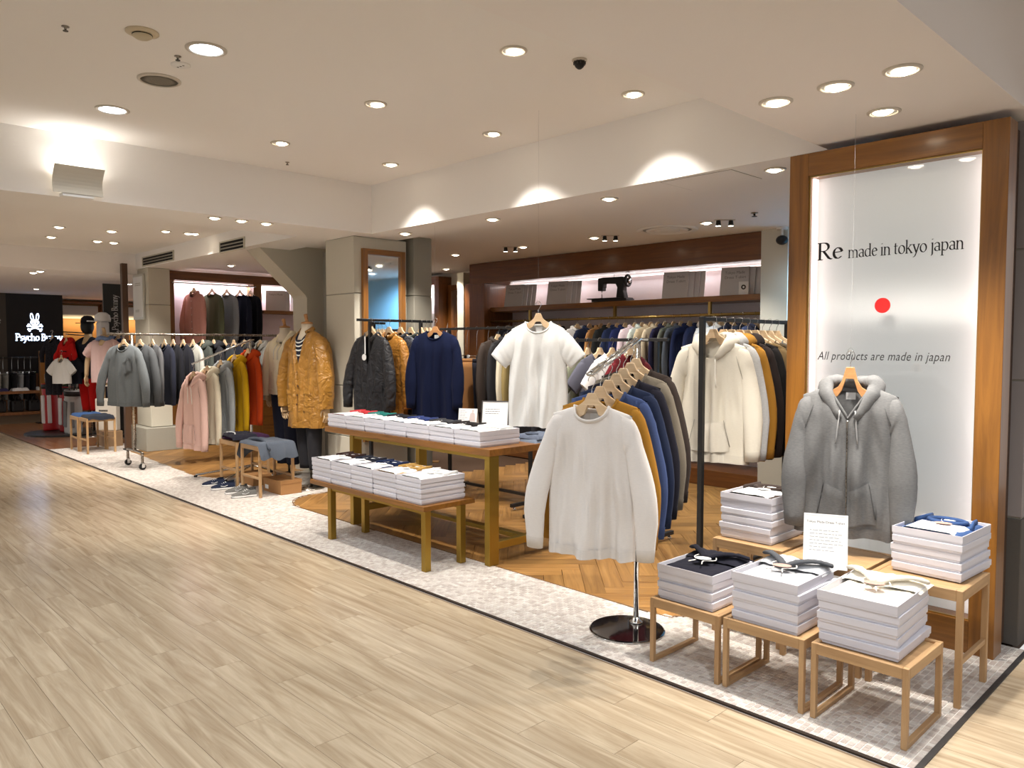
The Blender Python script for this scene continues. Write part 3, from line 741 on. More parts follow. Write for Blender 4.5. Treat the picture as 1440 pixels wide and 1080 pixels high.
def display_table(name, x0, x1, y0, y1, H, th, lw, ld, lx0, lx1, ly0, ly1, label, low=False):
    t = thing(name, label, 'table', ((x0 + x1) / 2, (y0 + y1) / 2, .003))
    cx, cy = (x0 + x1) / 2, (y0 + y1) / 2
    MB().box(x0 - cx, y0 - cy, H - th, x1 - cx, y1 - cy, H).build('tabletop', OAK_X, t, bevel=.002)
    for x in (lx0, lx1 - lw):
        for y in (ly0, ly1 - ld): MB().box(x - cx, y - cy, 0, x + lw - cx, y + ld - cy, H - th).build('leg', GOLD, t, bevel=.0015, seg=1)
    if not low:
        for x in (lx0, lx1 - lw):
            MB().box(x - cx, ly0 + ld - cy, .10, x + lw - cx, ly1 - ld - cy, .15).build('side_stretcher', GOLD, t, bevel=.0015, seg=1)
        MB().box(lx0 + lw - cx, (ly0 + ly1) / 2 - .03 - cy, .11, lx1 - lw - cx, (ly0 + ly1) / 2 + .03 - cy, .14).build('long_stretcher', GOLD, t, bevel=.0015, seg=1)
    for y in (ly0, ly1 - ld): MB().box(lx0 + lw - cx, y + .008 - cy, H - th - .022, lx1 - lw - cx, y + ld - .008 - cy, H - th).build('apron', GOLD, t)
    return t
display_table('display_table', -5.72, -3.665, 3.335, 4.10, .767, .045, .048, .085, -5.34, -3.668, 3.336, 4.08, 'long oak display table on brass legs, the taller of the pair')
display_table('low_display_table', -5.28, -3.855, 2.945, 3.375, .421, .032, .045, .045, -5.045, -3.857, 2.958, 3.295, 'low oak display table on brass legs in front of the taller one', True)

# ============================================================ BOXES AND FOLDED CLOTHES
def box_mesh(W, D, H, open_):
    mb = MB(); t = .0035
    if open_:
        mb.tbox(0, 0, 0, W, t, H, .0); mb.box(0, D - t, 0, W, D, H); mb.box(0, t, 0, t, D - t, H); mb.box(W - t, t, 0, W, D - t, H); mb.box(t, t, 0, W - t, D - t, t)
    else: mb.tbox(0, 0, 0, W, D, H * .98, .003)
    return mb
_bx = {}
def stack(x0, y0, z0, W, D, H, n, where, group, open_top=True, jig=.006, rz=0):
    """n flat boxes, bottom first; the top one is an open tray"""
    last = None
    c, s = math.cos(rz), math.sin(rz)
    for i in range(n):
        op = open_top and i == n - 1
        key = (W, D, H, op)
        lab = 'white box, ' + (('open and topmost' if op else 'topmost') if i == n - 1 else ('lowest' if i == 0 else ORD[n - i] + ' from top')) + ' ' + where
        dx, dy = rnd.uniform(-jig, jig), rnd.uniform(-jig, jig); rr = rz + rnd.uniform(-jig, jig) * 2.5
        loc = (x0 + dx, y0 + dy, z0 + i * (H + .0012))
        if key not in _bx:
            t = thing('garment_box', lab, 'box', loc, rr, group)
            box_mesh(W, D, H, op).build('tray', BOXW, t, bevel=.0012, seg=1)
            if not op:
                MB().box(-.0015, -.0015, H * .30, W + .0015, D + .0015, H + .0005).build('lid', LIDW, t, bevel=.0015, seg=1)
            else:
                MB().box(-.0015, -.0015, H * .25, W + .0015, -.0002, H + .0004).build('front_lip', LIDW, t)
            _bx[key] = t
        else: t = copy_thing(_bx[key], lab, loc, rr); t['group'] = group
        last = t
    return Vector((x0, y0, z0 + (n - 1) * (H + .0012))), rz
def heightfield(W, D, H, seed, amp=.006, nx=22, ny=22, edge=.035, skew=None):
    rows = []
    for j in range(ny + 1):
        v = j / ny; row = []
        for i in range(nx + 1):
            u = i / nx
            d = min(u, 1 - u) * W, min(v, 1 - v) * D
            e = min(1, min(d) / edge); z = H * math.sqrt(max(0, 1 - (1 - e) ** 2))
            z += amp * e * (nz(u * 5, v * 4, seed) + .5 * nz(u * 11, v * 10, seed + 5))
            if skew: z += skew(u, v) * e
            row.append((u * W, v * D, max(z, 0)))
        rows.append(row)
    return MB().grid(rows)
def tag_oval(parent, x, y, z, mat, rx=.034, ry=.021, name='hang_tag', rz=0):
    MB().lathe([(1, 0), (1, .0016)], 20).xf(Matrix.Translation((x, y, z)) @ Matrix.Rotation(rz, 4, 'Z') @ Matrix.Diagonal((rx, ry, 1, 1))).build(name, mat, parent)
PINKTAG = solid((186, 148, 136), .7)
def folded(x, y, z, rz, W, D, col, label, group, tagmat, kind='crew', seed=0, paper=True, H=.03, heather=0.):
    t = thing('folded_shirt', label, 'clothing', (x, y, z), rz, group)
    f = fabric(col, heather)
    heightfield(W, D, H, seed, .006).build('body', f, t, True, fixn=False)
    cx, cy = W * .5, D * .72
    if kind == 'crew':
        MB().tube([(cx + .075 * math.cos(R(a)), cy + .045 * math.sin(R(a)) * 1.0, H + .007) for a in range(0, 360, 18)], .011, 8, closed=True).build('neckband', fabric(tuple(int(c * .92) for c in col), heather), t, True)
        MB().box(cx - .022, cy + .016, H + .004, cx + .022, cy + .046, H + .0075).build('neck_label', PAPER, t)
        for s in (-1, 1):
            MB().tube([(cx + s * .09, D * .95, H + .004), (cx + s * W * .36, D * .8, H + .006), (cx + s * W * .44, D * .55, H)], .016, 8, flat=.4).build('shoulder_fold', f, t, True)
    if paper:
        r_ = []
        for j in range(9):
            r_.append([(W * (.08 + .84 * i / 10), D * (.03 + .53 * j / 8), H + .006 + .003 * nz(i * .5, j * .5, seed) - (.012 if i in (0, 10) else 0)) for i in range(11)])
        MB().grid(r_).build('tissue_sheet', PAPER, t, True, fixn=False)
    if tagmat:
        tag_oval(t, cx + .01, D * .48, H + .012, tagmat, rz=R(10))
        MB().tube(catmull([(cx - .02, cy - .01, H + .014), (cx - .01, D * .58, H + .016), (cx + .01, D * .5, H + .014)], 8), .0012, 5).build('tag_string', PAPER, t)
    return t
def folded_hoodie(x, y, z, rz, W, D, col, label, tagmat, seed, heather=0., trim=None):
    t = thing('folded_hoodie', label, 'clothing', (x, y, z), rz, 'hoodies in the foreground boxes')
    f = fabric(col, heather)
    heightfield(W, D, .027, seed, .006).build('body', f, t, True, fixn=False)
    # hood laid at the rear edge, its two front edges as soft ribbons meeting at the tag
    rows = []
    for j in range(13):
        v = j / 12; row = []
        for i in range(25):
            q = -1 + i / 12; e = math.sqrt(max(0, 1 - abs(q) ** 3)) * math.sin(PI * min(1, v * .92 + .08)) ** .6
            row.append((W * (.5 + .54 * q), D * (.56 + .50 * v + .10 * q * q), .020 + .040 * e * (1 + .35 * nz(q * 3, v * 3, seed)) + .006 * nz(q * 8, v * 8, seed) * e))
        rows.append(row)
    hd = MB().grid(rows).build('hood', f, t, True, fixn=False)
    rb = MB()
    for s in (-1, 1):
        Q = catmull([(W * .5 + s * .004, D * .53, .050), (W * .5 + s * .05, D * .64, .066), (W * .5 + s * .105, D * .76, .070), (W * .5 + s * .15, D * .90, .052)], 16)
        rb.tube(Q, [.009 + .004 * nz(i * .6, s, seed) for i in range(17)], 9, flat=1.9, up=(0, 0, 1))
    rb.build('hood_edge', fabric(trim, heather) if trim else fabric(tuple(int(q * .93) for q in col), heather), hd, True)
    for s in (-1, 1):
        MB().tube(catmull([(W * .5 + s * .03, D * .62, .06), (W * .5 + s * .055, D * .5, .05), (W * .5 + s * .02, D * .36, .05), (W * .5 + s * .035, D * .24, .047)], 14), .0028, 6).build('drawstring', solid((232, 228, 220), .8), t, True)
    tag_oval(t, W * .52, D * .42, .056, tagmat, .038, .026, rz=R(20))
    return t
# foreground stacks
BW, BD = .29, .355
b, r_ = stack(-2.045, 2.905, .292, .285, .34, .0385, 4, 'in the leftmost foreground stack', 'boxes of the leftmost foreground stack', rz=R(0))
folded_hoodie(b.x + .008, b.y + .008, b.z + .006, 0, .268, .322, (34, 34, 44), 'folded navy hoodie with white oval tag in the open box', solid((236, 234, 232), .6), 3)
b, r_ = stack(-1.665, 2.905, .292, .288, .345, .0395, 5, 'in the middle foreground stack', 'boxes of the middle foreground stack')
folded_hoodie(b.x + .008, b.y + .008, b.z + .008, 0, .27, .327, (178, 180, 184), 'folded pale grey hoodie with dark grey hood spilling over the box', PINKTAG, 8, .06, (78, 80, 84))
b, r_ = stack(-1.293, 2.912, .292, .292, .365, .0405, 5, 'in the stack under the cream hoodie', 'boxes of the cream hoodie stack', rz=R(2), jig=.008)
folded_hoodie(b.x + .008, b.y + .008, b.z + .008, R(2), .275, .347, (238, 232, 218), 'folded cream hoodie with pink oval tag on the front stack', PINKTAG, 12)
b, r_ = stack(-1.23, 3.475, .48, .275, .345, .037, 5, 'in the stack on the tall stool by the sign', 'boxes by the sign', rz=R(-3))
folded(b.x + .008, b.y + .008, b.z + .005, R(-3), .258, .325, (62, 88, 134), 'folded blue sweatshirt with pink oval tag by the sign', None, PINKTAG, seed=21)
b, r_ = stack(-2.055, 3.46, .478, .275, .34, .037, 6, 'in the rear stack left of the grey zip hoodie', 'boxes left of the zip hoodie')
folded(b.x + .008, b.y + .008, b.z + .005, 0, .258, .325, (66, 56, 52), 'folded dark brown shirt with white oval tag in the rear box', None, solid((234, 232, 230), .6), seed=22)
# boxes on the two display tables
cols_low = [((58, 40, 36), 'dark brown'), ((40, 42, 52), 'charcoal navy'), ((34, 44, 74), 'navy blue'), ((184, 146, 82), 'golden tan'), ((234, 234, 232), 'white')]
for k in range(5):
    x0 = -5.272 + k * .275
    b, r_ = stack(x0, 2.963, .4245, .266, .365, .0325, 5, 'in the low table stack %s from the left' % ORD[k + 1], 'boxes on the low display table', jig=.003)
    c, nm = cols_low[k]
    folded(b.x + .006, b.y + .006, b.z + .004, 0, .254, .35, c, 'folded %s shirt in the %s box row on the low table' % (nm, ORD[k + 1]), 'folded shirts in the low table boxes', solid((236, 234, 232), .6), seed=30 + k, H=.026)
cols_up = [((196, 60, 66), 'red trimmed white'), ((40, 120, 112), 'teal'), ((36, 36, 42), 'black'), ((48, 62, 112), 'blue'), ((62, 62, 66), 'dark grey'), ((44, 40, 40), 'black brown'), ((236, 236, 234), 'plain white')]
for k in range(7):
    x0 = -5.69 + k * .2745
    b, r_ = stack(x0, 3.352, .7705, .266, .365, .0345, 3, 'in the upper table stack %s from the left' % ORD[k + 1], 'boxes on the upper display table', jig=.003)
    c, nm = cols_up[k]
    folded(b.x + .006, b.y + .006, b.z + .004, 0, .255, .35, c, 'folded %s shirt in the %s box row on the upper table' % (nm, ORD[k + 1]), 'folded shirts in the upper table boxes', solid((236, 234, 232), .6), seed=40 + k, H=.028)
# cards and frames standing on things
t = thing('info_card', 'white tent card with printed text behind the grey hoodie box', 'card', (-1.43, 3.27, .478), R(24))
MB().xf(Matrix()).add([], []).box(-.09, -.001, 0, .09, .001, .235).xf(Matrix.Rotation(R(-14), 4, 'X')).build('card_front', PAPER, t)
MB().box(-.09, -.001, 0, .09, .001, .23).xf(Matrix.Translation((0, .11, 0)) @ Matrix.Rotation(R(14), 4, 'X')).build('card_back', PAPER, t)
mt, wt = lettering('tokyo made dress t', .013, .12, .03) if False else font_text('Tokyo Made Dress T-shirt', .0145)
mt.xf(Matrix.Rotation(R(-14), 4, 'X') @ Matrix.Translation((-wt / 2, -.0016, .195))).build('lettering', INKG, t, fixn=False)
lines_of_print(.13, .10, 7, .001).xf(Matrix.Rotation(R(-14), 4, 'X') @ Matrix.Translation((0, -.0016, .07))).build('small_print', solid((140, 140, 140), .7), t, fixn=False)
t = thing('info_card', 'small printed photo card standing on the upper table boxes', 'card', (ony(656, 580, 3.80).x, 3.80, .768), R(30))
MB().box(-.075, -.001, 0, .075, .001, .20).xf(Matrix.Rotation(R(-12), 4, 'X')).build('card_front', PAPER, t)
MB().box(-.075, -.001, 0, .075, .001, .196).xf(Matrix.Translation((0, .084, 0)) @ Matrix.Rotation(R(12), 4, 'X')).build('card_back', PAPER, t)
lines_of_print(.055, .08, 6, .0012).xf(Matrix.Rotation(R(-12), 4, 'X') @ Matrix.Translation((-.035, -.0016, .11))).build('small_print', solid((150, 140, 150), .7), t, fixn=False)
mb = MB(); mb.add([(.012, -.0016, .012), (.062, -.0016, .012), (.055, -.0016, .07), (.04, -.0016, .085), (.02, -.0016, .07)], [(0, 1, 2, 3, 4)]); mb.add([(.033, -.0017, .085), (.047, -.0017, .085), (.047, -.0017, .098), (.033, -.0017, .098)], [(0, 1, 2, 3)])
mb.xf(Matrix.Rotation(R(-12), 4, 'X') @ Matrix.Translation((0, 0, .09))).build('printed_figure', solid((206, 190, 186), .7), t, fixn=False)
t = thing('sign_frame', 'dark framed notice leaning upright on the upper table', 'frame', (-4.16, 3.83, .771), R(34))
fr = MB(); W_, H_ = .105, .27
fr.box(-W_, -.006, 0, -W_ + .008, .006, H_).box(W_ - .008, -.006, 0, W_, .006, H_).box(-W_ + .008, -.006, 0, W_ - .008, .006, .008).box(-W_ + .008, -.006, H_ - .008, W_ - .008, .006, H_)
TM = Matrix.Rotation(R(-13), 4, 'X')
fr.xf(TM).build('frame_border', solid((66, 60, 58), .4), t)
MB().box(-W_ + .008, -.003, .008, W_ - .008, .003, H_ - .008).xf(TM).build('sheet', PAPER, t)
lines_of_print(.15, .05, 3, .0016).xf(TM @ Matrix.Translation((0, -.0035, .165))).build('small_print', INKG, t, fixn=False)
lines_of_print(.15, .06, 4, .0012).xf(TM @ Matrix.Translation((0, -.0035, .035))).build('small_print', solid((170, 170, 170), .7), t, fixn=False)
MB().box(-.02, 0, 0, .02, .004, .2).xf(Matrix.Translation((0, .10, 0)) @ Matrix.Rotation(R(17), 4, 'X')).build('strut', BLACKP, t)
# folded blue-grey shirts on the right end of the upper table
for k, (c, lab) in enumerate((((112, 122, 138), 'folded blue-grey shirt, lower of the pile at the table end'), ((92, 100, 116), 'folded slate shirt, upper of the pile at the table end'))):
    t = thing('folded_shirt', lab, 'clothing', (-3.92, 3.80, .770 + k * .024), R(-4 + 5 * k), 'loose folded shirts on the table end')
    heightfield(.235, .27, .026, 60 + k, .008).build('body', fabric(c, .04), t, True, fixn=False)
    MB().tube([(.12 + .05 * math.cos(R(a)), .06 + .03 * math.sin(R(a)), .03) for a in range(0, 360, 24)], .007, 6, closed=True).build('neckband', fabric((78, 86, 100)), t, True)
# ============================================================ GARMENT BUILDERS
class G:
    sw, nw, sl, zn, fd, bd, L, bw, T, fold, k, seed = .2, .08, .32, -.105, .075, .02, .66, .235, .045, .012, 8., 0
    vneck = False; nk = 1.; wr = .012; slen = .6; flare = .05; nv = 22; nu = 10; sr = .085; tuck = .0
    def __init__(s, **k):
        for a, b in k.items(): setattr(s, a, b)
    def pt(s, u, v, fr, off=0.):
        x0 = u * s.sw; ax = abs(x0); n = 0
        if ax >= s.nw: zt = s.zn - (ax - s.nw) * s.sl
        else:
            t = ax / s.nw; e = math.sqrt(max(0, 1 - t * t))
            zt = s.zn - ((s.fd * ((1 - t) if s.vneck else e)) if fr else s.bd * e); n = e * .042 * s.nk
        hv = s.sw + (s.bw - s.sw) * sm(v * 1.5) - s.tuck * math.sin(PI * min(1, v * 1.1))
        z = zt + (s.zn - s.L - zt) * v
        tv = min(1, v / .16) ** .55
        y = n * (1 - tv) + s.T * math.sqrt(max(0, 1 - u * u)) ** .8 * tv
        w_ = v ** .7 * (1 - u ** 4); ph = s.seed * 1.7 + (0 if fr else 2.1)
        y += s.fold * w_ * (math.sin(s.k * u + ph) + .55 * math.sin(2.3 * s.k * u + 2 * ph))
        d_ = (v - .3) * .8 * abs(u)
        y += 1.3 * s.wr * nz(u * 4.2 + d_ * 3 + s.seed * 3.1, v * 1.5, s.seed + (0 if fr else 9)) * min(1, v * 3) * (1 - u ** 6)
        y += s.wr * .55 * nz(u * 8.5 - d_ * 4 + s.seed, v * 3.2, s.seed + 3) * min(1, v * 4) * (1 - u ** 6)
        z += .006 * v * nz(u * 3, s.seed, 1.5)
        y = max(y, .004 * min(1, v * 10) * (1 - u * u)) + off
        return (u * hv, -y if fr else y, z)
    def us(s):
        un = s.nw / s.sw; a = max(3, s.nu // 2)
        return [-1 + (1 - un) * i / a for i in range(a)] + [-un + 2 * un * i / s.nu for i in range(s.nu)] + [un + (1 - un) * i / a for i in range(a + 1)]
    def body(s):
        mb = MB(); us = s.us(); vs = [0, .01, .03, .06] + [.1 + .9 * i / s.nv for i in range(s.nv + 1)]
        for fr in (True, False): mb.grid([[s.pt(u, v, fr) for u in us] for v in vs])
        return mb
    def neck(s, r=.011):
        un = s.nw / s.sw; P = [s.pt(-un + 2 * un * i / 14, 0, True) for i in range(15)] + [s.pt(un - 2 * un * i / 8, 0, False) for i in range(1, 8)]
        return MB().tube([Vector(p) + Vector((0, 0, -.002)) for p in P], r, 7, closed=True, flat=.55)
    def shoulder(s): return s.zn - (s.sw - s.nw) * s.sl
    def edges(s, sd, short=False):
        """outer and inner outline of a sleeve, from the armhole to the cuff"""
        zs = s.shoulder(); q = s.sw; f = s.flare; w = s.sr
        if short:
            O = [(q - .05, 0, zs + .008), (q + .012, 0, zs - .018), (q + .075, -.004, zs - .085), (q + .135, -.006, zs - .165)]
            I = [(q - .055, 0, zs - .17), (q - .03, 0, zs - .20), (q + .005, -.004, zs - .225), (q + .038, -.006, zs - .255)]
        else:
            j = .025 * nz(s.seed, sd, 7)
            O = [(q - .05, 0, zs + .008), (q + .008, 0, zs - .022), (q + .03 + f * .25, -.004, zs - .13), (q + .04 + f * .85 + j, -.03, zs - s.slen * .60), (q + .012 + f, -.035, zs - s.slen)]
            I = [(q - .055, 0, zs - w * 2.1), (q - .035, 0, zs - w * 2.2), (q - .04 + f * .15, -.004, zs - w * 2.5), (q + .035 - w * 1.3 + f * .85 + j, -.03, zs - s.slen * .64), (q + .012 - w * .95 + f, -.035, zs - s.slen - .004)]
        return [(sd * a, b, c) for a, b, c in O], [(sd * a, b, c) for a, b, c in I]
    def path(s, sd, short=False):
        O, I = s.edges(sd, short); return [(Vector(a) + Vector(b)) / 2 for a, b in zip(O, I)]
    def sleeve(s, sd, short=False, n=18, seg=14):
        O, I = s.edges(sd, short); O = catmull(O, n); I = catmull(I, n); mb = MB(); rings = []
        rb = lin([s.T * .55, s.T * .75, s.T * .8, s.T * .72, s.T * .62], n)
        for i in range(n + 1):
            c = (O[i] + I[i]) / 2; a = (O[i] - I[i]) / 2; ring = []
            for k in range(seg):
                th = 2 * PI * k / seg
                q = 1 + .16 * nz(math.cos(th) * 1.3 + s.seed, math.sin(th) * 1.3 + sd, i * .5 * 18 / n) + .12 * nz(math.cos(th) + 5, math.sin(th) + s.seed, i * 1.1 * 18 / n)
                qa = 1 + (q - 1) * .35
                ring.append(c + a * (qa * math.cos(th)) + Vector((0, rb[i] * q * math.sin(th), 0)))
            rings.append(ring)
        return mb.rings(rings, False), O, I, rb
    def band(s, O, I, rb, i0, i1, g=1.05, seg=14):
        rings = []
        for i in range(i0, i1 + 1):
            c = (O[i] + I[i]) / 2; a = (O[i] - I[i]) / 2
            rings.append([c + a * (g * math.cos(2 * PI * k / seg)) + Vector((0, rb[i] * g * 1.06 * math.sin(2 * PI * k / seg), 0)) for k in range(seg)])
        c = (O[i1] + I[i1]) / 2
        rings.append([c + (q - c) * .7 for q in rings[-1]])
        return MB().rings(rings, False)
    def patch(s, u0, u1, v0, v1, off, nu=8, nv=8, fr=True, fn=None):
        return MB().grid([[s.pt((u0 + (u1 - u0) * i / nu) if not fn else fn(i / nu, j / nv)[0], (v0 + (v1 - v0) * j / nv) if not fn else fn(i / nu, j / nv)[1], fr, off) for i in range(nu + 1)] for j in range(nv + 1)])
def wood_hanger(label, loc, rz, mat=None, sc=1., group=None, wide=.185, thick=.012, bold=1., drop=.010):
    t = thing('wooden_hanger', label, 'hanger', loc, rz, group)
    top, bot = [], []
    N = 10
    for i in range(-N, N + 1):
        x = wide * i / N; a = abs(i) / N
        zt = -.070 - drop * min(1, a / .3) - .108 * (a ** 1.2)
        if a < .13: zt = -.058
        top.append((x, zt)); bot.append((x, zt - (.034 * bold * (1 - a) ** .6 + .016) if a >= .13 else -.112))
    mb = MB(); mb.prism([(x * sc, z * sc) for x, z in top] + [(x * sc, z * sc) for x, z in reversed(bot)], -thick / 2, thick / 2)
    mb.v = [(x, y * (1 - .62 * min(1, abs(x) / wide)), z) for x, y, z in mb.v]
    mb.build('hanger_body', mat or HANGW, t, bevel=.0015, seg=1)
    hk = [(0, 0, -.062), (0, 0, -.042), (.004, 0, -.03), (.014, 0, -.014), (.0175, 0, 0), (.0125, 0, .0125), (0, 0, .0175), (-.0125, 0, .0125), (-.0175, 0, 0), (-.0165, 0, -.006)]
    MB().tube(catmull([(a, b, c) for a, b, c in hk], 22), .0019, 5).build('hook', CHROME, t, True)
    return t
_hg = {}
def hanger_for(desc, loc, rz, mat=None, group=None, **k):
    key = (mat.name if mat else '', tuple(sorted(k.items())))
    lab = 'wooden hanger of the ' + desc
    if key in _hg: h_ = copy_thing(_hg[key], lab, loc, rz); h_['group'] = group or 'wooden hangers'; return h_
    _hg[key] = wood_hanger(lab, loc, rz, mat, group=group or 'wooden hangers', **k); return _hg[key]
def hood_mesh(s, big=1.):
    """rolled hood around the neck plus the bag of cloth that hangs behind it"""
    mb = MB(); P = []; rr = []
    for i in range(25):
        th = R(-152 + 304 * i / 24); a = abs(math.degrees(th))
        fall = max(0, (a - 70) / 82)
        P.append(Vector(((s.nw + .016) * math.sin(th) * (1 - .35 * fall ** 2), (.05 * math.cos(th) + (.022 if a < 90 else 0)) * 1.0 - .01 * fall, s.zn + .012 - (s.fd + .012) * fall ** 1.4 + .012 * nz(i * .5, s.seed, 2))))
        rr.append((.040 * (1 - fall) + .013) * big * (1 + .18 * nz(i * .6, s.seed, 8)))
    mb.tube(P, rr, 11, flat=.62)
    rows = []
    for i in range(10):
        a = i / 9 * PI; row = []
        for k in range(18):
            th = 2 * PI * k / 18; q = max(.03, math.sin(a) ** .7)
            row.append(((s.nw + .045) * q * math.cos(th), s.T * .9 + .022 + (.034 * big) * q * math.sin(th) + .006 * nz(i * .8, k * .6, s.seed), s.zn + .02 - .13 * big * (1 - math.cos(a)) / 1 + .02))
        rows.append(row)
    mb.rings(rows, True)
    return mb
def garment(desc, hook, rz, col, kind='crew', group=None, heather=0., rough=.95, spec=.15, det=1, hmat=None, hang=True, hk={}, cat=None, labelc=True, cordc=(236, 232, 222), name=None, mat=None, **g):
    """one hung garment (its own thing) and its hanger (another thing)"""
    s = G(**g); f = mat or fabric(col, heather, rough, spec)
    dk = fabric(tuple(int(c * .965) for c in col), heather, rough, spec)
    nm = name or {'crew': 'sweatshirt', 'tee': 'tee_shirt', 'hood': 'hoodie', 'shirt': 'shirt', 'jacket': 'jacket', 'zip': 'zip_hoodie', 'vest': 'vest'}[kind]
    t = thing(nm, desc, cat or nm.replace('_', ' '), hook, rz, group)
    if kind in ('jacket', 'vest'): s.vneck = True
    if det == 0: s.nv, s.nu = 8, 6
    s.body().build('body', f, t, True, True)
    for sd in (-1, 1):
        if kind == 'vest': break
        m_, O_, I_, rb = s.sleeve(sd, kind == 'tee', *((18, 14) if det else (9, 9)))
        sl_ = m_.build('sleeve', f, t, True)
        if kind != 'tee' and det: s.band(O_, I_, rb, len(O_) - 2, len(O_) - 1).build('cuff', dk, sl_, True)
        elif kind == 'tee' and det: s.band(O_, I_, rb, len(O_) - 2, len(O_) - 1, 1.015).build('cuff', f, sl_, True)
    if kind in ('crew', 'tee', 'zip'):
        s.neck(.010 if kind == 'tee' else .012).build('neckband', dk, t, True)
    if kind in ('crew', 'hood', 'zip') and det:
        rows = []
        for v in (.93, .955, .98, 1.0): rows.append([s.pt(-1 + i / 12, v, True, .003) for i in range(25)] + [s.pt(1 - i / 12, v, False, .003) for i in range(1, 24)])
        mb = MB(); mb.rings(rows, False); mb.build('hem_band', dk, t, True)
    if kind in ('hood', 'zip'):
        hood_mesh(s, 1.0).build('hood', f, t, True)
        if det:
            for sd in (-1, 1):
                u = sd * .16
                Q = [Vector(s.pt(u * (1 + .3 * j / 6), .02 + .27 * j / 6, True, .016 if j == 0 else .009)) for j in range(7)]
                MB().tube(Q, .0035, 6).build('drawstring', solid(cordc, .8), t, True)
            if kind == 'zip':
                for sd in (-1, 1): MB().grid([[s.pt(sd * (.05 + (.49 if j > 3 else .37 + .03 * j) * i / 8), .62 + .28 * j / 7, True, .011 if 0 < i < 8 and j > 0 else .005) for i in range(9)] for j in range(8)]).build('pocket', dk, t, True)
            else:
                MB().grid([[s.pt((-.52 + 1.04 * i / 10) * (1 if j > 3 else .78 + .055 * j), .62 + .28 * j / 7, True, .011 if 0 < i < 10 and j > 0 else .004) for i in range(11)] for j in range(8)]).build('kangaroo_pocket', dk, t, True)
            for sd in (-1, 1):
                MB().tube([s.pt(sd * (.40 + .14 * j / 7) * (1.0), .62 + .24 * j / 7, True, .0135) for j in range(8)], .0022, 5).build('pocket_seam', fabric(tuple(int(c * .72) for c in col), heather), t, True)
                MB().tube([s.pt(sd * (.74 + .24 * j / 8), .10 + .26 * j / 8, True, .005) for j in range(9)], .0018, 5).build('raglan_seam', fabric(tuple(int(c * .8) for c in col), heather), t, True)
    if kind in ('shirt', 'jacket'):
        c = []
        for i in range(19):
            th = R(-150 + 300 * i / 18); a = abs(math.degrees(th)); fall = max(0, (a - 80) / 70)
            c.append(((s.nw + .006) * math.sin(th) * (1 - .3 * fall), .046 * math.cos(th), s.zn + .012 - (.05 if kind == 'shirt' else .07) * fall))
        MB().tube(c, .019, 8, flat=.42).build('collar', dk, t, True)
        if kind == 'shirt':
            s.patch(-.05, .05, .005, 1, .004, 2, 14).build('placket', dk, t, True)
            if det:
                for j in range(6):
                    p = s.pt(0, .08 + j * .15, True, .006); MB().lathe([(.006, 0), (.006, .003)], 10).xf(Matrix.Translation(p) @ Matrix.Rotation(R(90), 4, 'X')).build('button', solid((226, 214, 204), .5), t)
        else:
            un = s.nw / s.sw
            for sd in (-1, 1):
                def fn(a, b, sd=sd):
                    u = sd * un * (1 - b) * .98; wd = .20 * math.sin(PI * min(1, b * .8 + .22)) + .02
                    if .40 < b < .5: wd *= .62
                    return (u + sd * wd * a, .004 + .015 * a)
                MB().grid([[Vector(s.pt(*fn(i / 5, j / 16), True, .009 - .004 * (i / 5))) for i in range(6)] for j in range(17)]).build('lapel', dk, t, True)
            s.patch(.0, .035, .012, 1, .005, 2, 14).build('front_edge', dk, t, True)
            s.patch(-un * .96, un * .96, .01, .5, -.012, 8, 8, False).build('lining', solid((24, 22, 22), .8), t, True)
            if det:
                for sd in (-1, 1):
                    s.patch(sd * .30, sd * .78, .60, .66, .009, 6, 3).build('pocket_flap', dk, t, True)
                for j in range(2):
                    p = s.pt(.09, .42 + j * .17, True, .008); MB().lathe([(.009, 0), (.009, .004)], 12).xf(Matrix.Translation(p) @ Matrix.Rotation(R(90), 4, 'X')).build('button', solid((40, 34, 30), .4), t)
    if kind == 'zip':
        s.patch(-.022, .022, .005, .985, .004, 2, 20).build('zip_tape', dk, t, True)
        MB().tube([s.pt(0, .01 + .97 * j / 20, True, .006) for j in range(21)], .0028, 6).build('zip', STEEL, t, True)
        p = s.pt(0, .02, True, .012); MB().box(p[0] - .004, p[1] - .003, p[2] - .028, p[0] + .004, p[1], p[2]).build('zip_pull', STEEL, t)
    if labelc and det and kind in ('crew', 'tee', 'zip'):
        p = s.pt(0, 0, False); MB().box(-.021, p[1] - .008, p[2] - .045, .021, p[1] - .006, p[2] - .012).build('neck_label', PAPER, t)
    if hang: hanger_for(desc, hook, rz, hmat, **hk)
    return t, s
def rail(parent, a, b, r, mat, name='rail', n=12): return MB().tube([a, b], r, n).build(name, mat, parent, True)
def caster(parent, x, y, z=.0, r=.036, ang=0.):
    c = MB(); c.tube([(x - .016, y, z + r), (x + .016, y, z + r)], r, 18)
    w_ = c.build('caster', BLACKP, parent, False)
    MB().tube([(x - .02, y, z + r), (x + .02, y, z + r)], r * .35, 10).build('axle', CHROME, w_, True)
    f = MB()
    for s in (-.022, .022): f.box(x + s - .002, y - .012, z + r * .8, x + s + .002, y + .02, z + r * 2.2)
    f.box(x - .024, y - .012, z + r * 2.1, x + .024, y + .02, z + r * 2.3); f.build('fork', CHROME, w_)

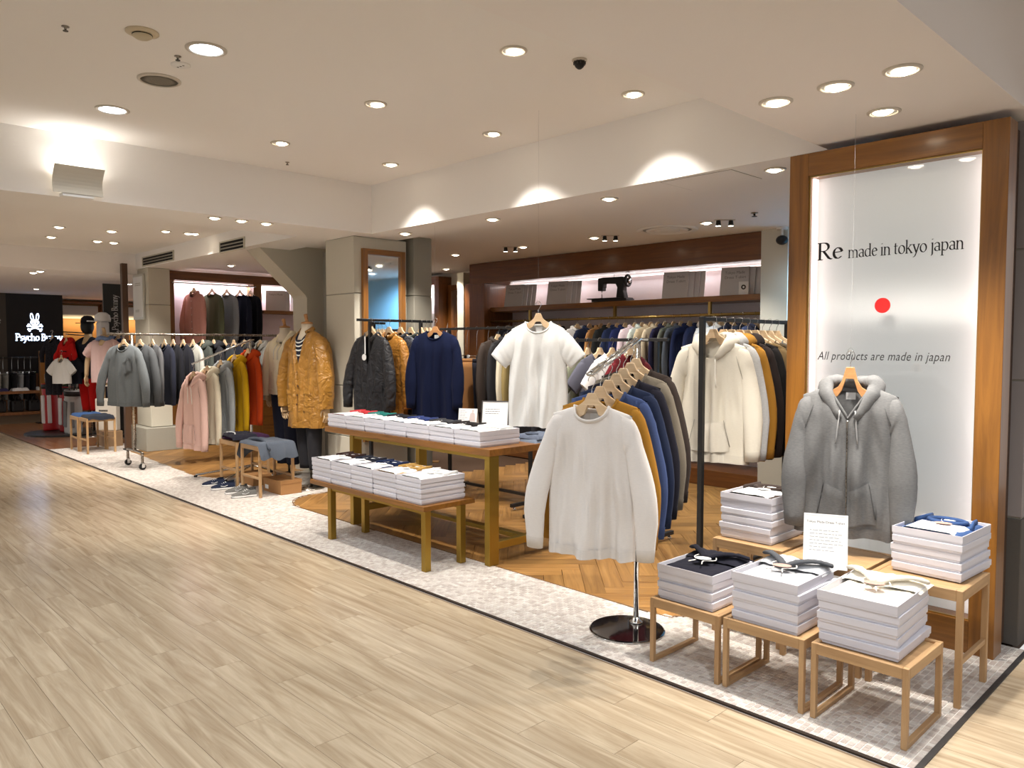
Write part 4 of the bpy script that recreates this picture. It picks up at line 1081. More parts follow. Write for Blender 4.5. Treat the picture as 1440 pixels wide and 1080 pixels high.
# ============================================================ SLOPING CHROME ARM WITH THE WHITE SWEATSHIRT
PX, PY = -2.375, 3.185
t = thing('sloping_arm_stand', 'chrome stand with sloping arm on a black glass disc', 'clothes stand', (-2.36, 3.09, .003))
def lp(x, y, z): return (x + 2.36, y - 3.09, z - .003)
MB().lathe([(.19, 0), (.19, .006), (.184, .011), (.001, .011)], 56).build('base_disc', solid((20, 17, 18), .06, coat=1.), t, False)
MB().lathe([(.19, .0005), (.1925, .003), (.19, .0058)], 56, caps=False).build('disc_rim', CHROME, t, True)
MB().lathe([(.034, .011), (.034, .018), (.02, .026), (.017, .04)], 20, (PX + 2.36, PY - 3.09, 0)).build('collar', CHROME, t, True)
rail(t, lp(PX, PY, .02), lp(PX, PY, 1.475), .0135, CHROME, 'pole', 16)
A0, A1 = Vector((PX, PY, 1.478)), Vector((-2.172, 2.57, 1.322))
dirh = (A1 - A0); dirh.z = 0; dirh.normalize(); rzA = math.atan2(dirh.x, -dirh.y)
sidev = Vector((-dirh.y, dirh.x, 0))
for s in (-.013, .013):
    o_ = sidev * s
    MB().tube([lp(*(A0 + o_ - dirh * .1)), lp(*(A0 + o_ + dirh * .02)), lp(*(A1 + o_))], .0075, 10).build('arm_bar', CHROME, t, True)
MB().tube([lp(*(A1 - sidev * .013)), lp(*(A1 + sidev * .013))], .0085, 8).build('arm_end', CHROME, t, True)
for k in range(8):
    p = A0.lerp(A1, .06 + .132 * k); MB().tube([lp(*(p + Vector((0, 0, .006)))), lp(*(p + Vector((0, 0, .022))))], .004, 6).build('stop_pin', CHROME, t, True)
AG = 'garments on the sloping chrome arm'
arm = [((226, 220, 214), 'white crewneck sweatshirt foremost on the sloping chrome arm', 0.), ((158, 112, 42), 'mustard crewneck right behind the white one on the arm', 0.),
       ((60, 74, 112), 'mid blue crewneck third on the sloping chrome arm', 0.03), ((30, 38, 60), 'deep navy crewneck fourth on the sloping chrome arm', 0.),
       ((26, 25, 34), 'blackish navy crewneck fifth on the sloping chrome arm', 0.), ((104, 96, 84), 'olive taupe crewneck sixth on the sloping chrome arm', 0.02), ((48, 40, 36), 'dark brown crewneck rearmost on the sloping chrome arm', 0.)]
for k, (c, d, hh) in enumerate(arm):
    p = A1.lerp(A0, [.03, .19, .35, .51, .66, .82, .95][k]); p.z -= .03
    garment(d, p, rzA, c, 'crew', AG, hh, sw=.185, bw=.205, L=.66, T=.036, fold=.024 if k == 0 else .010, k=6, slen=.61, flare=.10 if k == 0 else .08, seed=k * 2 + 1, sr=.078, nw=.082, fd=.06, zn=-.118,
            nv=30 if k < 2 else 16, nu=16 if k < 2 else 8, hmat=HANGW, hk=dict(wide=.165, thick=.02, bold=1.5), wr=.034 if k == 0 else .016)

def nylon_line(p, ztop, label):
    t = thing('hanging_line', label, 'line', (p.x, p.y, ztop), 0, None)
    MB().tube([(0, 0, 0), (0, 0, p.z - ztop + .03)], .00035, 5).build('line', solid((150, 150, 150), .5), t)
    MB().tube([(.012 * math.sin(a), 0, p.z - ztop + .018 + .012 * math.cos(a)) for a in [i * PI / 6 for i in range(12)]], .001, 5, closed=True).build('loop', CHROME, t, True)
# ============================================================ GREY ZIP HOODIE ABOVE THE MIDDLE TALL STOOL
hp = Vector((-1.475, 3.60, 1.405))
nylon_line(hp, 2.5, 'thin clear nylon line holding the grey zip hoodie')
hp2 = Vector((hp.x, hp.y, hp.z))
garment('heather grey zip hoodie hanging in front of the illuminated sign', hp2, R(14), (112, 112, 112), 'zip', None, .10, sw=.205, bw=.235, L=.70, T=.052, fold=.016, k=5, slen=.62, flare=.055, seed=5, sr=.088, nw=.095, fd=.15,
        vneck=True, zn=-.145, nv=34, nu=18, hmat=HANGB, hk=dict(wide=.17, thick=.018, bold=1.0, drop=.055), cordc=(150, 150, 150), wr=.032, sl=.42)

# ============================================================ WHITE TEE AND NAVY TUNIC ON CLEAR LINES
wp = ony(757, 428, 3.60)
nylon_line(wp, 2.95, 'thin clear nylon line holding the white tee shirt')
garment('white short sleeved tee shirt hanging above the display table end', wp, R(36), (226, 226, 224), 'tee', None, sw=.175, bw=.195, L=.68, T=.05, fold=.016, k=5, seed=11, sr=.082, nw=.085, fd=.07, zn=-.115, nv=30, nu=16, hmat=HANGW,
        hk=dict(wide=.155, bold=1.1), wr=.03, sl=.5)
np_ = ony(612, 450, 4.28)
nylon_line(np_, 2.5, 'thin clear nylon line holding the navy tunic')
garment('deep navy wide crewneck tunic hanging behind the display table', np_, R(30), (16, 24, 52), 'crew', None, sw=.20, bw=.23, L=.80, T=.055, fold=.022, k=6, slen=.64, flare=.05, seed=13, sr=.088, nw=.085, fd=.075, zn=-.10, nv=26, nu=14, hmat=HANGB,
        hk=dict(wide=.17), wr=.014, sl=.42)
# ============================================================ CLOTHES RACKS
def h_rack(x0, y0, x1, y1, z, label, foot=.24, over=.12, mat=BLACKM, w_=.03):
    """two posts with T feet, a low cross bar and a square top rail"""
    a, b = Vector((x0, y0, 0)), Vector((x1, y1, 0)); L = (b - a).length; c = (a + b) / 2
    t = thing('clothes_rack', label, 'clothes rack', c, math.atan2(y1 - y0, x1 - x0))
    for s in (-1, 1):
        MB().box(s * L / 2 - w_ / 2, -w_ / 2, .03, s * L / 2 + w_ / 2, w_ / 2, z).build('post', mat, t, bevel=.002, seg=1)
        ft = MB().box(s * L / 2 - w_ / 2, -foot, .03, s * L / 2 + w_ / 2, foot, .06).build('foot', mat, t, bevel=.002, seg=1)
        for q in (-1, 1): MB().lathe([(.014, 0), (.014, .02), (.006, .022), (.006, .03)], 12, (s * L / 2, q * (foot - .04), 0)).build('levelling_foot', CHROME, ft, True)
    MB().box(-L / 2 + w_ / 2, -.012, .09, L / 2 - w_ / 2, .012, .115).build('cross_bar', mat, t)
    MB().box(-L / 2 - over, -.012, z, L / 2 + over, .012, z + .024).build('top_rail', mat, t, bevel=.002, seg=1)
    return t
def bare_hanger(label, loc, rz, clips=True):
    t = thing('clip_hanger', label, 'hanger', loc, rz, 'chrome clip hangers')
    MB().tube(catmull([(0, 0, -.26), (0, 0, -.08), (.015, 0, -.012), (.0175, 0, .002), (0, 0, .0175), (-.016, 0, .004)], 16), .002, 5).build('hook', CHROME, t, True)
    MB().tube([(-.15, 0, -.262), (.15, 0, -.262)], .003, 6).build('bar', CHROME, t, True)
    for s in (-1, 1): MB().box(s * .13 - .012, -.008, -.30, s * .13 + .012, .008, -.255).build('clip', CHROME, t)
    return t
_ch = []
def trousers(desc, hook, rz, col, group, L=.92, seed=0, heather=0., W=.19):
    t = thing('trousers', desc, 'trousers', hook, rz, group); f = fabric(col, heather)
    wb = MB(); wb.rings([[(W * math.cos(2 * PI * k / 20), .022 * math.sin(2 * PI * k / 20), z) for k in range(20)] for z in (-.285, -.325)], True); wb.build('waistband', f, t, True)
    for s in (-1, 1):
        rg = []
        for i in range(14):
            v = i / 13; cx = s * (W * .5 - .01 * v); rx = W * (.52 - .2 * v)
            rg.append([(cx + rx * (1 + .06 * nz(v * 6, k * .5, seed + s)) * math.cos(2 * PI * k / 14), (.03 - .006 * v) * math.sin(2 * PI * k / 14) * (1 + .3 * nz(v * 5, k, seed)), -.32 - (L - .16) * v) for k in range(14)])
        MB().rings(rg, True).build('trouser_leg', f, t, True)
    lab = 'chrome hanger of ' + desc
    if _ch: copy_thing(_ch[0], lab, hook, rz)
    else: _ch.append(bare_hanger(lab, hook, rz))

# ---- black frame rack at right, rail running into the shop
FX, FY0, FY1, FZ = -2.47, 3.93, 4.98, 1.60
t = thing('clothes_rack', 'black square frame rack left of the illuminated sign', 'clothes rack', (FX, (FY0 + FY1) / 2, 0))
hl = (FY1 - FY0) / 2
for y in (-hl, hl): MB().box(-.015, y - .015, .03, .015, y + .015, FZ + .015).build('post', BLACKM, t, bevel=.002, seg=1)
MB().box(-.013, -hl + .015, FZ - .012, .013, hl - .015, FZ + .012).build('top_rail', BLACKM, t, bevel=.002, seg=1)
for y in (-hl, hl): MB().box(-.22, y - .015, .0, .22, y + .015, .03).build('foot', BLACKM, t)
MB().box(-.010, -hl + .015, .05, .010, hl - .015, .07).build('cross_bar', BLACKM, t)
FG = 'garments on the black frame rack'
fr_ = [((214, 207, 192), 'hood', 'cream hoodie at the front of the black frame rack', 0), ((176, 176, 176), 'hood', 'light grey hoodie second on the black frame rack', .06), ((160, 114, 44), 'hood', 'mustard hoodie third on the black frame rack', 0),
       ((46, 38, 36), 'hood', 'dark brown hoodie fourth on the black frame rack', 0), ((30, 28, 28), 'crew', 'black sweatshirt fifth on the black frame rack', 0), ((112, 92, 62), 'crew', 'olive brown sweatshirt sixth on the black frame rack', 0),
       ((78, 66, 50), 'crew', 'dark khaki sweatshirt seventh on the black frame rack', 0), ((92, 96, 96), 'crew', 'slate sweatshirt eighth on the black frame rack', 0), ((60, 62, 66), 'crew', 'charcoal sweatshirt at the rear of the black frame rack', 0)]
for k, (c, kd, d, hh) in enumerate(fr_):
    y = FY0 + .12 + k * .095 + (.02 if k else 0)
    garment(d, (FX, y, FZ + .002), R(12 if k == 0 else 4), c, kd, FG, hh, sw=.20, bw=.225, L=.72, T=.045 if k == 0 else .03, fold=.014, slen=.66, flare=.08, seed=70 + k, wr=.026 if k == 0 else .012, sr=.085, nw=.092, fd=.10, zn=-.13, nv=22 if k == 0 else 12, nu=12 if k == 0 else 6, det=1 if k < 4 else 0,
            hk=dict(wide=.185, thick=.018, bold=1.3))
# ---- black rack with tee shirts behind the sloping arm (rail along the shop front)
RY = 4.62
h_rack(-4.42, RY, -3.28, RY, 1.475, 'black rack of tee shirts behind the sloping chrome arm', .22, .10)
RG = 'tee shirts on the middle black rack'
tees = [((44, 44, 48), 'black tee'), ((46, 46, 52), 'charcoal tee'), ((40, 44, 60), 'navy tee'), ((222, 220, 214), 'off white tee'), ((116, 118, 100), 'sage green tee'), ((86, 86, 98), 'slate blue tee'), ((232, 232, 230), 'white tee'), ((92, 26, 32), 'dark red tee')]
xs = [-4.34, -4.24, -4.14, -4.04, -3.93, -3.81, -3.69, -3.52]
for k, (c, n_) in enumerate(tees):
    garment(n_ + ' ' + ORD[k + 1] + ' from the left on the middle black rack', (xs[k], RY, 1.487), R(82 + rnd.uniform(-6, 6)), c, 'tee', RG, sw=.185, bw=.20, L=.64, T=.028, fold=.008, sl=.5, seed=90 + k, det=0, hk=dict(wide=.17, thick=.012, bold=1.0))
# ---- black rack with trousers and coats further left
TY = 4.86
h_rack(-5.93, TY, -4.80, TY, 1.595, 'black rack of trousers and coats behind the display table', .24, .14)
TRG = 'trousers and coats on the left black rack'
for k, (x, c, n_) in enumerate(((-5.82, (40, 44, 74), 'dark navy trousers'), (-5.66, (106, 104, 92), 'olive grey trousers'), (-5.52, (150, 106, 66), 'tan brown trousers'), (-5.36, (34, 34, 42), 'black trousers'))):
    trousers(n_ + ' ' + ORD[k + 1] + ' from the left on the trouser rack', (x, TY, 1.607), R(80 + 8 * (k % 2)), c, TRG, seed=k)
for k, (x, c, n_) in enumerate(((-5.22, (58, 48, 42), 'dark brown coat'), (-5.10, (30, 30, 34), 'black padded coat'), (-4.98, (206, 198, 176), 'cream utility coat'), (-4.89, (140, 122, 76), 'olive khaki coat'), (-4.77, (34, 33, 36), 'black overcoat'))):
    garment(n_ + ' ' + ORD[k + 5] + ' from the left on the trouser rack', (x, TY, 1.607), R(86 + rnd.uniform(-5, 5)), c, 'shirt', TRG, rough=.7, spec=.3, sw=.20, bw=.23, L=.90, T=.035, fold=.012, slen=.62, seed=120 + k, det=0, hk=dict(wide=.18, thick=.014))
# ---- black rack by the mirror, rail running into the shop
MX = -6.0
h_rack(MX, 3.98, MX, 4.56, 1.665, 'black rack of jackets in front of the mirror column', .2, .14)
JG = 'jackets on the rack by the mirror'
jk = [((29, 29, 33), 'black nylon blazer with white tag first on the mirror rack', 'jacket', .55), ((166, 112, 40), 'mustard nylon shirt jacket second on the mirror rack', 'shirt', .45), ((44, 48, 58), 'dark navy shirt jacket third on the mirror rack', 'shirt', .6),
      ((48, 52, 48), 'blackish green shirt jacket fourth on the mirror rack', 'shirt', .7), ((60, 64, 60), 'charcoal shirt jacket fifth on the mirror rack', 'shirt', .8)]
for k, (c, d, kd, rg_) in enumerate(jk):
    y = 3.99 + (.0, .20, .33, .45, .57)[k]
    tt, s_ = garment(d, (MX, y, 1.677), R(6 if k == 0 else 2), c, kd, JG, rough=rg_, spec=.4, sw=.215, bw=.25, L=.78, T=.06 if k < 2 else .045, fold=.016, k=7, slen=.64, flare=.12, seed=140 + k, sr=.09, nw=.09, fd=.30 if kd == 'jacket' else .07, wr=.03 if k < 2 else .016,
                     zn=-.13, nv=26 if k < 2 else 12, nu=14 if k < 2 else 7, det=1 if k < 3 else 0, hk=dict(wide=.19, thick=.016))
    if k == 0:
        MB().lathe([(.03, 0), (.03, .002)], 20).xf(Matrix.Translation((-.01, -.075, -.34)) @ Matrix.Rotation(R(90), 4, 'X')).build('hang_tag', PAPER, tt)
        MB().box(-.012, -.07, -.31, .002, -.066, -.15).build('tag_strip', PAPER, tt)
# spare empty hangers on that rail
for k in range(3): wood_hanger(ORD[k + 1] + ' empty wooden hanger at the far end of the mirror rack', (MX, 4.62 + k * .05, 1.677), 0, group='empty hangers on the mirror rack')
# ---- steel rolling rack at left
LX = -9.6
t = thing('rolling_rack', 'steel rolling rack with black casters at the left border', 'clothes rack', (LX, 4.1, 0))
for y in (-1.03, 1.2):
    rail(t, (0, y, .20), (0, y, 1.565), .019, STEEL, 'post')
    MB().tube(catmull([(-.25, y, .085), (-.25, y, .17), (-.22, y, .20), (.22, y, .20), (.25, y, .17), (.25, y, .085)], 22), .016, 8).build('foot_bar', STEEL, t, True)
    for x in (-.25, .25): caster(t, x, y, .003)
rail(t, (0, -1.3, 1.575), (0, 1.34, 1.575), .014, STEEL, 'top_rail')
LG = 'garments on the steel rolling rack'
ll = [((98, 102, 104), 'grey pocket sweatshirt at the front of the rolling rack', 'crew', 2.98, .07), ((74, 76, 78), 'charcoal pocket sweatshirt second on the rolling rack', 'crew', 3.16, .03), ((86, 86, 88), 'dark grey sweatshirt third on the rolling rack', 'crew', 3.30, .03),
      ((34, 36, 48), 'dark navy sweatshirt fourth on the rolling rack', 'crew', 3.44, 0), ((24, 24, 30), 'black sweatshirt fifth on the rolling rack', 'crew', 3.54, 0), ((28, 28, 36), 'blue black sweatshirt sixth on the rolling rack', 'crew', 3.66, 0), ((168, 166, 158), 'light grey sweatshirt seventh on the rolling rack', 'crew', 3.78, .05),
      ((62, 66, 62), 'dark green grey hoodie eighth on the rolling rack', 'hood', 3.90, 0), ((34, 34, 38), 'black hoodie ninth on the rolling rack', 'hood', 4.04, 0), ((44, 46, 50), 'soft black sweatshirt tenth on the rolling rack', 'crew', 4.18, 0), ((30, 32, 42), 'ink navy sweatshirt eleventh on the rolling rack', 'crew', 4.30, 0),
      ((64, 62, 62), 'charcoal hoodie twelfth on the rolling rack', 'hood', 4.44, 0), ((160, 158, 152), 'light heather hoodie near the far end of the rolling rack', 'hood', 4.66, .06), ((30, 30, 36), 'black sweatshirt after the light heather hoodie', 'crew', 4.84, 0)]
for k, (c, d, kd, y, hh) in enumerate(ll):
    tt, s_ = garment(d, (LX, y, 1.575), R(28 if k == 0 else (18 if k == 1 else 4)), c, kd, LG, hh, sw=.215, bw=.26, L=.72, T=.05 if k < 2 else .035, fold=.016, k=6, slen=.68, flare=.15 if k < 2 else .10, seed=160 + k, sr=.085, nw=.09, fd=.08, zn=-.12, nv=20 if k < 2 else 10, nu=10 if k < 2 else 6,
                     det=1 if k < 3 or kd == 'hood' else 0, hk=dict(wide=.18))
    if k < 2:
        s_.patch(.22, .62, .22, .42, .014, 12, 10).build('chest_pocket', fabric(tuple(int(q * .93) for q in c), hh), tt, True)
        s_.patch(.20, .64, .21, .25, .017, 12, 3).build('pocket_welt', fabric(tuple(int(q * .8) for q in c), hh), tt, True)
# ---- chrome sloping arm with coloured hoodies
QX, QY = -8.2, 3.86
t = thing('sloping_arm_stand', 'chrome stand with sloping arm of colourful hoodies', 'clothes stand', (QX, QY - .2, .0))
rail(t, (0, .2, .10), (0, .2, 1.50), .014, CHROME, 'pole')
B0, B1 = Vector((QX, QY, 1.505)), Vector((QX - .12, QY - .60, 1.245))
for s in (-.013, .013): MB().tube([(s, .24, 1.505), (s, .2, 1.505), (-.12 + s, -.4, 1.245)], .0075, 8).build('arm_bar', CHROME, t, True)
MB().tube([(-.24, -.34, .025), (0, .2, .10), (.26, -.22, .025)], .011, 8).build('leg_bar', CHROME, t, True)
MB().tube([(0, .2, .10), (.02, .42, .025)], .011, 8).build('leg_bar', CHROME, t, True)
for x, y in ((-.24, -.34), (.26, -.22), (.02, .42)): MB().lathe([(.018, 0), (.018, .02)], 12, (x, y, 0)).build('foot_cap', BLACKM, t)
HG = 'colourful hoodies on the sloping arm'
for k, (c, d, hh) in enumerate((((226, 188, 176), 'pale pink hoodie foremost on the left sloping arm', 0), ((226, 216, 192), 'cream hoodie second on the left sloping arm', 0), ((160, 164, 166), 'light grey hoodie third on the left sloping arm', .06),
                                ((206, 160, 24), 'yellow hoodie fourth on the left sloping arm', 0), ((196, 70, 24), 'orange red hoodie rearmost on the left sloping arm', 0))):
    p = B1.lerp(B0, (.02, .25, .48, .72, .96)[k]); p.z -= .025
    garment(d, p, R(6), c, 'hood', HG, hh, sw=.20, bw=.23, L=.78, T=.045 if k == 0 else .035, fold=.016, k=6, slen=.74, flare=.10, seed=180 + k, sr=.08, nw=.09, fd=.10, zn=-.12, nv=18, nu=8, hk=dict(wide=.17))

# ============================================================ REAR WALL UNIT
UX0, UX1, UY = -8.02, -3.70, 6.93
t = thing('wall_unit', 'dark oak rear wall shelving unit with lit niche and brass rail', 'shelving', ((UX0 + UX1) / 2, UY, 0))
cx = (UX0 + UX1) / 2
MB().box(UX0 - cx, 0, 2.275, UX1 - cx, .55, 2.545).build('header', OAKD_X, t, bevel=.003)
MB().box(UX0 - cx, 0, 0, UX0 + .30 - cx, .55, 2.275).build('side_stile', OAKD_Z, t, bevel=.003)
MB().box(UX0 + .30 - cx, .53, .1, UX1 - cx, .56, 2.275).build('back_panel', NICHE, t)
MB().box(UX0 + .30 - cx, .12, 1.895, UX1 - cx, .53, 1.955).build('shelf', OAK_X, t, bevel=.003)
MB().box(UX0 + .30 - cx, .0, .0, UX1 - cx, .55, .16).build('plinth', OAKD_X, t, bevel=.003)
MB().box(UX0 + .32 - cx, .46, 2.258, UX1 - .02 - cx, .50, 2.274).build('light_strip', LEDSTRIP, t)
for z, e in ((2.25, SHELF_W),):
    l = bpy.data.lights.new('lamp', 'AREA'); l.energy = e; l.shape = 'RECTANGLE'; l.size = 3.8; l.size_y = .03; l.color = (1, .93, .92)
    lo = bpy.data.objects.new('lamp', l); COL.objects.link(lo); lo.parent = t; lo.location = (.1, .44, z); lo.rotation_euler = (R(-18), 0, 0)
rail(t, (UX0 + .30 - cx, .13, 1.762), (UX1 - .05 - cx, .13, 1.762), .015, BRASS, 'hanging_rail')
for x in (-7.0 + .02, -5.65 + .05, -4.35, -3.74): MB().box(x - cx - .015, .115, 1.762, x - cx + .015, .145, 1.895).build('rail_bracket', BRASS, t)
UG = 'garments on the rear brass rail'
seq = [((30, 30, 36), 'black'), ((40, 38, 42), 'charcoal'), ((28, 30, 40), 'inky'), ((36, 36, 40), 'dark'), ((30, 32, 44), 'night blue'), ((34, 34, 38), 'soft black'), ((30, 31, 38), 'blackish'), ((228, 226, 224), 'white'), ((34, 42, 66), 'navy'), ((160, 118, 74), 'tan'), ((38, 40, 40), 'black green'),
       ((36, 46, 76), 'navy blue'), ((34, 42, 84), 'royal navy'), ((222, 204, 212), 'pale pink'), ((200, 210, 204), 'pale mint'), ((190, 174, 146), 'beige'), ((196, 182, 156), 'sand'), ((38, 38, 64), 'dark indigo'), ((104, 108, 98), 'sage grey'), ((84, 90, 100), 'slate'),
       ((34, 42, 74), 'deep blue'), ((44, 52, 84), 'denim blue'), ((236, 236, 234), 'bright white'), ((236, 234, 230), 'ivory'), ((36, 38, 50), 'dark navy'), ((38, 40, 52), 'midnight'), ((60, 66, 90), 'dusty navy')]
xsU = [ony(px, 470, 7.06).x for px in ([716, 727, 738, 749, 760, 772, 786] + [812, 829, 845, 857, 868, 879, 893, 903, 915, 925, 935, 947, 958, 970, 984, 998, 1014, 1030, 1046, 1062])]
for k, (c, n_) in enumerate(seq):
    wh = n_ == 'bright white'
    garment('%s %s %s from the left on the rear brass rail' % (n_, 'hoodie' if wh else 'shirt', ORD[k + 1]), (xsU[k], 7.06, 1.762), R(76 + rnd.uniform(-6, 6)), c, 'hood' if wh else 'shirt', UG, sw=.205, bw=.22, L=.74, T=.03, fold=.008, slen=.6, seed=200 + k, det=0,
            hk=dict(wide=.185, thick=.014))
def poster_board(name, label, x, y, z, W, H, group, n=3, rz=0., text=None, tilt=-10, loose=0.):
    t = thing(name, label, 'display board', (x, y, z), rz, group); TM = Matrix.Rotation(R(tilt), 4, 'X')
    MB().box(-W / 2, -.005, 0, W / 2, .005, H).xf(TM).build('face_panel', solid((212, 210, 209), .5), t)
    for k in range(n): MB().box(-W / 2 + .06 + k * .055, .012 + k * .02, 0, W / 2 + .06 + k * .055, .02 + k * .02, H + .004 * k).xf(TM).build('side_sheet', solid((222, 220, 220), .5), t)
    if text:
        for j, s in enumerate(text):
            m_, w_ = font_text(s, .042); m_.xf(TM @ Matrix.Translation((-W * .36, -.006, H * .76 - j * .05))).build('lettering', solid((128, 126, 126), .6), t, fixn=False)
    return t
PG = 'grey poster boards on the rear shelf'
for k, (x, lab) in enumerate(((-7.40, 'grey poster board farthest left on the rear shelf'), (-6.62, 'grey poster board just left of the sewing machine'), (-4.86, 'grey poster board just right of the sewing machine'), (-4.14, 'grey poster board beside the cream wall end'))):
    t = poster_board('poster_board', lab, x, 7.16, 1.956, .30, .30, PG, 3, R(8), ('Tokyo Made', 'Dress T-shirt'))
t = thing('small_card', 'small card with round dark emblem on the rear shelf end', 'card', (-3.98, 7.08, 1.956), R(10))
MB().box(-.05, -.003, 0, .05, .003, .13).build('card', PAPER, t); m_ = MB(); m_.lathe([(.024, 0), (.024, .002), (.012, .002), (.012, 0)], 20, caps=False); m_.xf(Matrix.Translation((0, -.004, .075)) @ Matrix.Rotation(R(90), 4, 'X')).build('round_emblem', INK, t)
# ---- sewing machine
t = thing('sewing_machine', 'antique black sewing machine on the rear shelf', 'sewing machine', (-5.70, 7.14, 1.956), R(6))
MB().box(-.24, -.09, 0, .24, .09, .03).build('base_plate', BLACKP, t, bevel=.006); MB().box(-.30, -.10, .03, .22, .10, .042).build('bed', BLACKP, t, bevel=.004)
MB().prism([(.07, .042), (.19, .042), (.17, .12), (.17, .25), (.16, .285), (-.12, .285), (-.165, .27), (-.175, .24), (-.17, .16), (-.11, .16), (-.105, .215), (.06, .205), (.085, .16)], -.045, .045).build('arm', BLACKP, t, bevel=.012)
MB().prism([(-.185, .13), (-.115, .13), (-.115, .285), (-.185, .28)], -.038, .038).build('head', BLACKP, t, bevel=.008)
MB().tube([(-.15, 0, .045), (-.15, 0, .14)], .005, 8).build('needle_bar', CHROME, t, True); MB().box(-.165, -.012, .043, -.135, .012, .05).build('presser_foot', CHROME, t)
wl = MB(); wl.tube([(.205 + .0, .06 * math.cos(a), .235 + .06 * math.sin(a)) for a in [2 * PI * k / 24 for k in range(24)]], .016, 8, closed=True); wl.tube([(.165, 0, .235), (.225, 0, .235)], .022, 12)
for k in range(6): wl.tube([(.205, 0, .235), (.205, .055 * math.cos(k * PI / 3), .235 + .055 * math.sin(k * PI / 3))], .006, 6)
wl.build('hand_wheel', BLACKP, t, True)
MB().lathe([(.03, 0), (.03, .004)], 18).xf(Matrix.Translation((.228, 0, .235)) @ Matrix.Rotation(R(90), 4, 'Y')).build('wheel_disc', CHROME, t, True)
MB().tube([(.02, 0, .285), (.02, 0, .315)], .004, 6).build('spool_pin', CHROME, t, True)

# ============================================================ REAR LEFT CORNER: niche, mirror, panels
t = thing('lit_niche', 'oak framed lit niche at the rear left of the mirror column', 'shelving', (-9.5, 7.35, 0))
MB().box(-.5, 0, 2.37, .28, .25, 2.49).build('header', OAKD_X, t); MB().box(.17, 0, 0, .28, .25, 2.37).build('side_stile', OAKD_Z, t); MB().box(-.5, .2, .9, .17, .24, 2.37).build('back_panel', solid((240, 232, 236), .6), t)
MB().box(-.5, .0, 1.60, .17, .2, 1.64).build('shelf', OAK_X, t); MB().box(-.5, .0, .0, .17, .2, .9).build('base_cabinet', OAKD_X, t); MB().box(-.5, .1, 2.35, .15, .14, 2.365).build('light_strip', LEDSTRIP, t)
l = bpy.data.lights.new('lamp', 'AREA'); l.energy = 5; l.shape = 'RECTANGLE'; l.size = .5; l.size_y = .03; l.color = (1, .95, .96)
lo = bpy.data.objects.new('lamp', l); COL.objects.link(lo); lo.parent = t; lo.location = (-.18, .10, 2.345); lo.rotation_euler = (R(20), 0, 0)
poster_board('poster_board', 'grey poster board in the far lit niche', -9.44, 7.42, 1.641, .24, .30, 'boards in the far niche', 2, R(10), tilt=-12)
# small figure with patterned top
t = thing('mannequin_torso', 'small dark patterned torso mannequin in the far niche', 'mannequin', (-9.73, 7.33, 1.0))
MB().lathe([(.10, .62), (.14, .7), (.16, .85), (.14, .98), (.05, 1.03), (.04, 1.06)], 16).xf(Matrix.Diagonal((1, .6, 1, 1))).build('torso', fabric((36, 38, 58), .5), t, True); MB().ell((0, 0, 1.14), .075, .085, .09).build('head', BLACKP, t, True); MB().tube([(0, 0, 0), (0, 0, .65)], .012).build('pole', CHROME, t, True)
def framed_mirror(name, label, x0, x1, z0, z1, y, mats, fw, loc_rz=None, depth=.04):
    t = thing(name, label, 'mirror', ((x0 + x1) / 2, y, z0)); W, H = x1 - x0, z1 - z0
    for a, b_ in ((-W / 2, -W / 2 + fw), (W / 2 - fw, W / 2)): MB().box(a, -depth, 0, b_, 0, H).build('frame_stile', mats[0], t, bevel=.003)
    for a, b_ in ((0, fw), (H - fw, H)): MB().box(-W / 2 + fw, -depth, a, W / 2 - fw, 0, b_).build('frame_rail', mats[1], t, bevel=.003)
    MB().box(-W / 2 + fw, -.014, fw, W / 2 - fw, -.004, H - fw).build('mirror_glass', solid((236, 240, 240), .02, metal=1.), t)
    return t
framed_mirror('wall_mirror', 'dark oak framed mirror on the rear wall beside the niche', -9.20, -8.76, .7, 2.36, 7.55, (OAKD_Z, OAKD_X), .085)
struct('trim_6', MB().box(-8.72, 7.3, 0, -8.58, 7.6, 2.5), solid((212, 208, 190), .8), 'cream pier between rear mirror and wall unit', 'trim')
t = thing('side_partition', 'dark oak side partition with mirror strip left of the wall unit', 'panel', (-8.29, 7.3, 0))
MB().box(-.26, 0, 0, .26, .2, 2.33).build('panel', OAKD_Z, t, bevel=.004); MB().box(-.06, -.012, .4, .10, 0, 2.15).build('mirror_strip', solid((226, 232, 220), .05, metal=1.), t)
# mirror on the stone column (faces into the aisle)
mm = framed_mirror('wall_mirror', 'tall oak framed mirror on the beige stone column', -.25, .25, .5, 2.385, 0, (OAK_Z, OAK_X), .055)
mm.location = (-6.418, 4.41, .5); mm.rotation_euler = (0, 0, R(90))
# pouf behind the racks
t = thing('bench', 'grey upholstered bench with dark wood legs behind the racks', 'bench', (-4.9, 5.75, 0))
MB().box(-.35, -.22, .28, .35, .22, .44).build('cushion', fabric((92, 98, 94), .05), t, bevel=.03); MB().box(-.34, -.21, .24, .34, .21, .28).build('seat_frame', OAKD_X, t)
for x in (-.31, .31):
    for y in (-.18, .18): MB().tube([(x, y, .25), (x, y, 0)], [.026, .018], 10).build('leg', OAKD_Z, t, True)

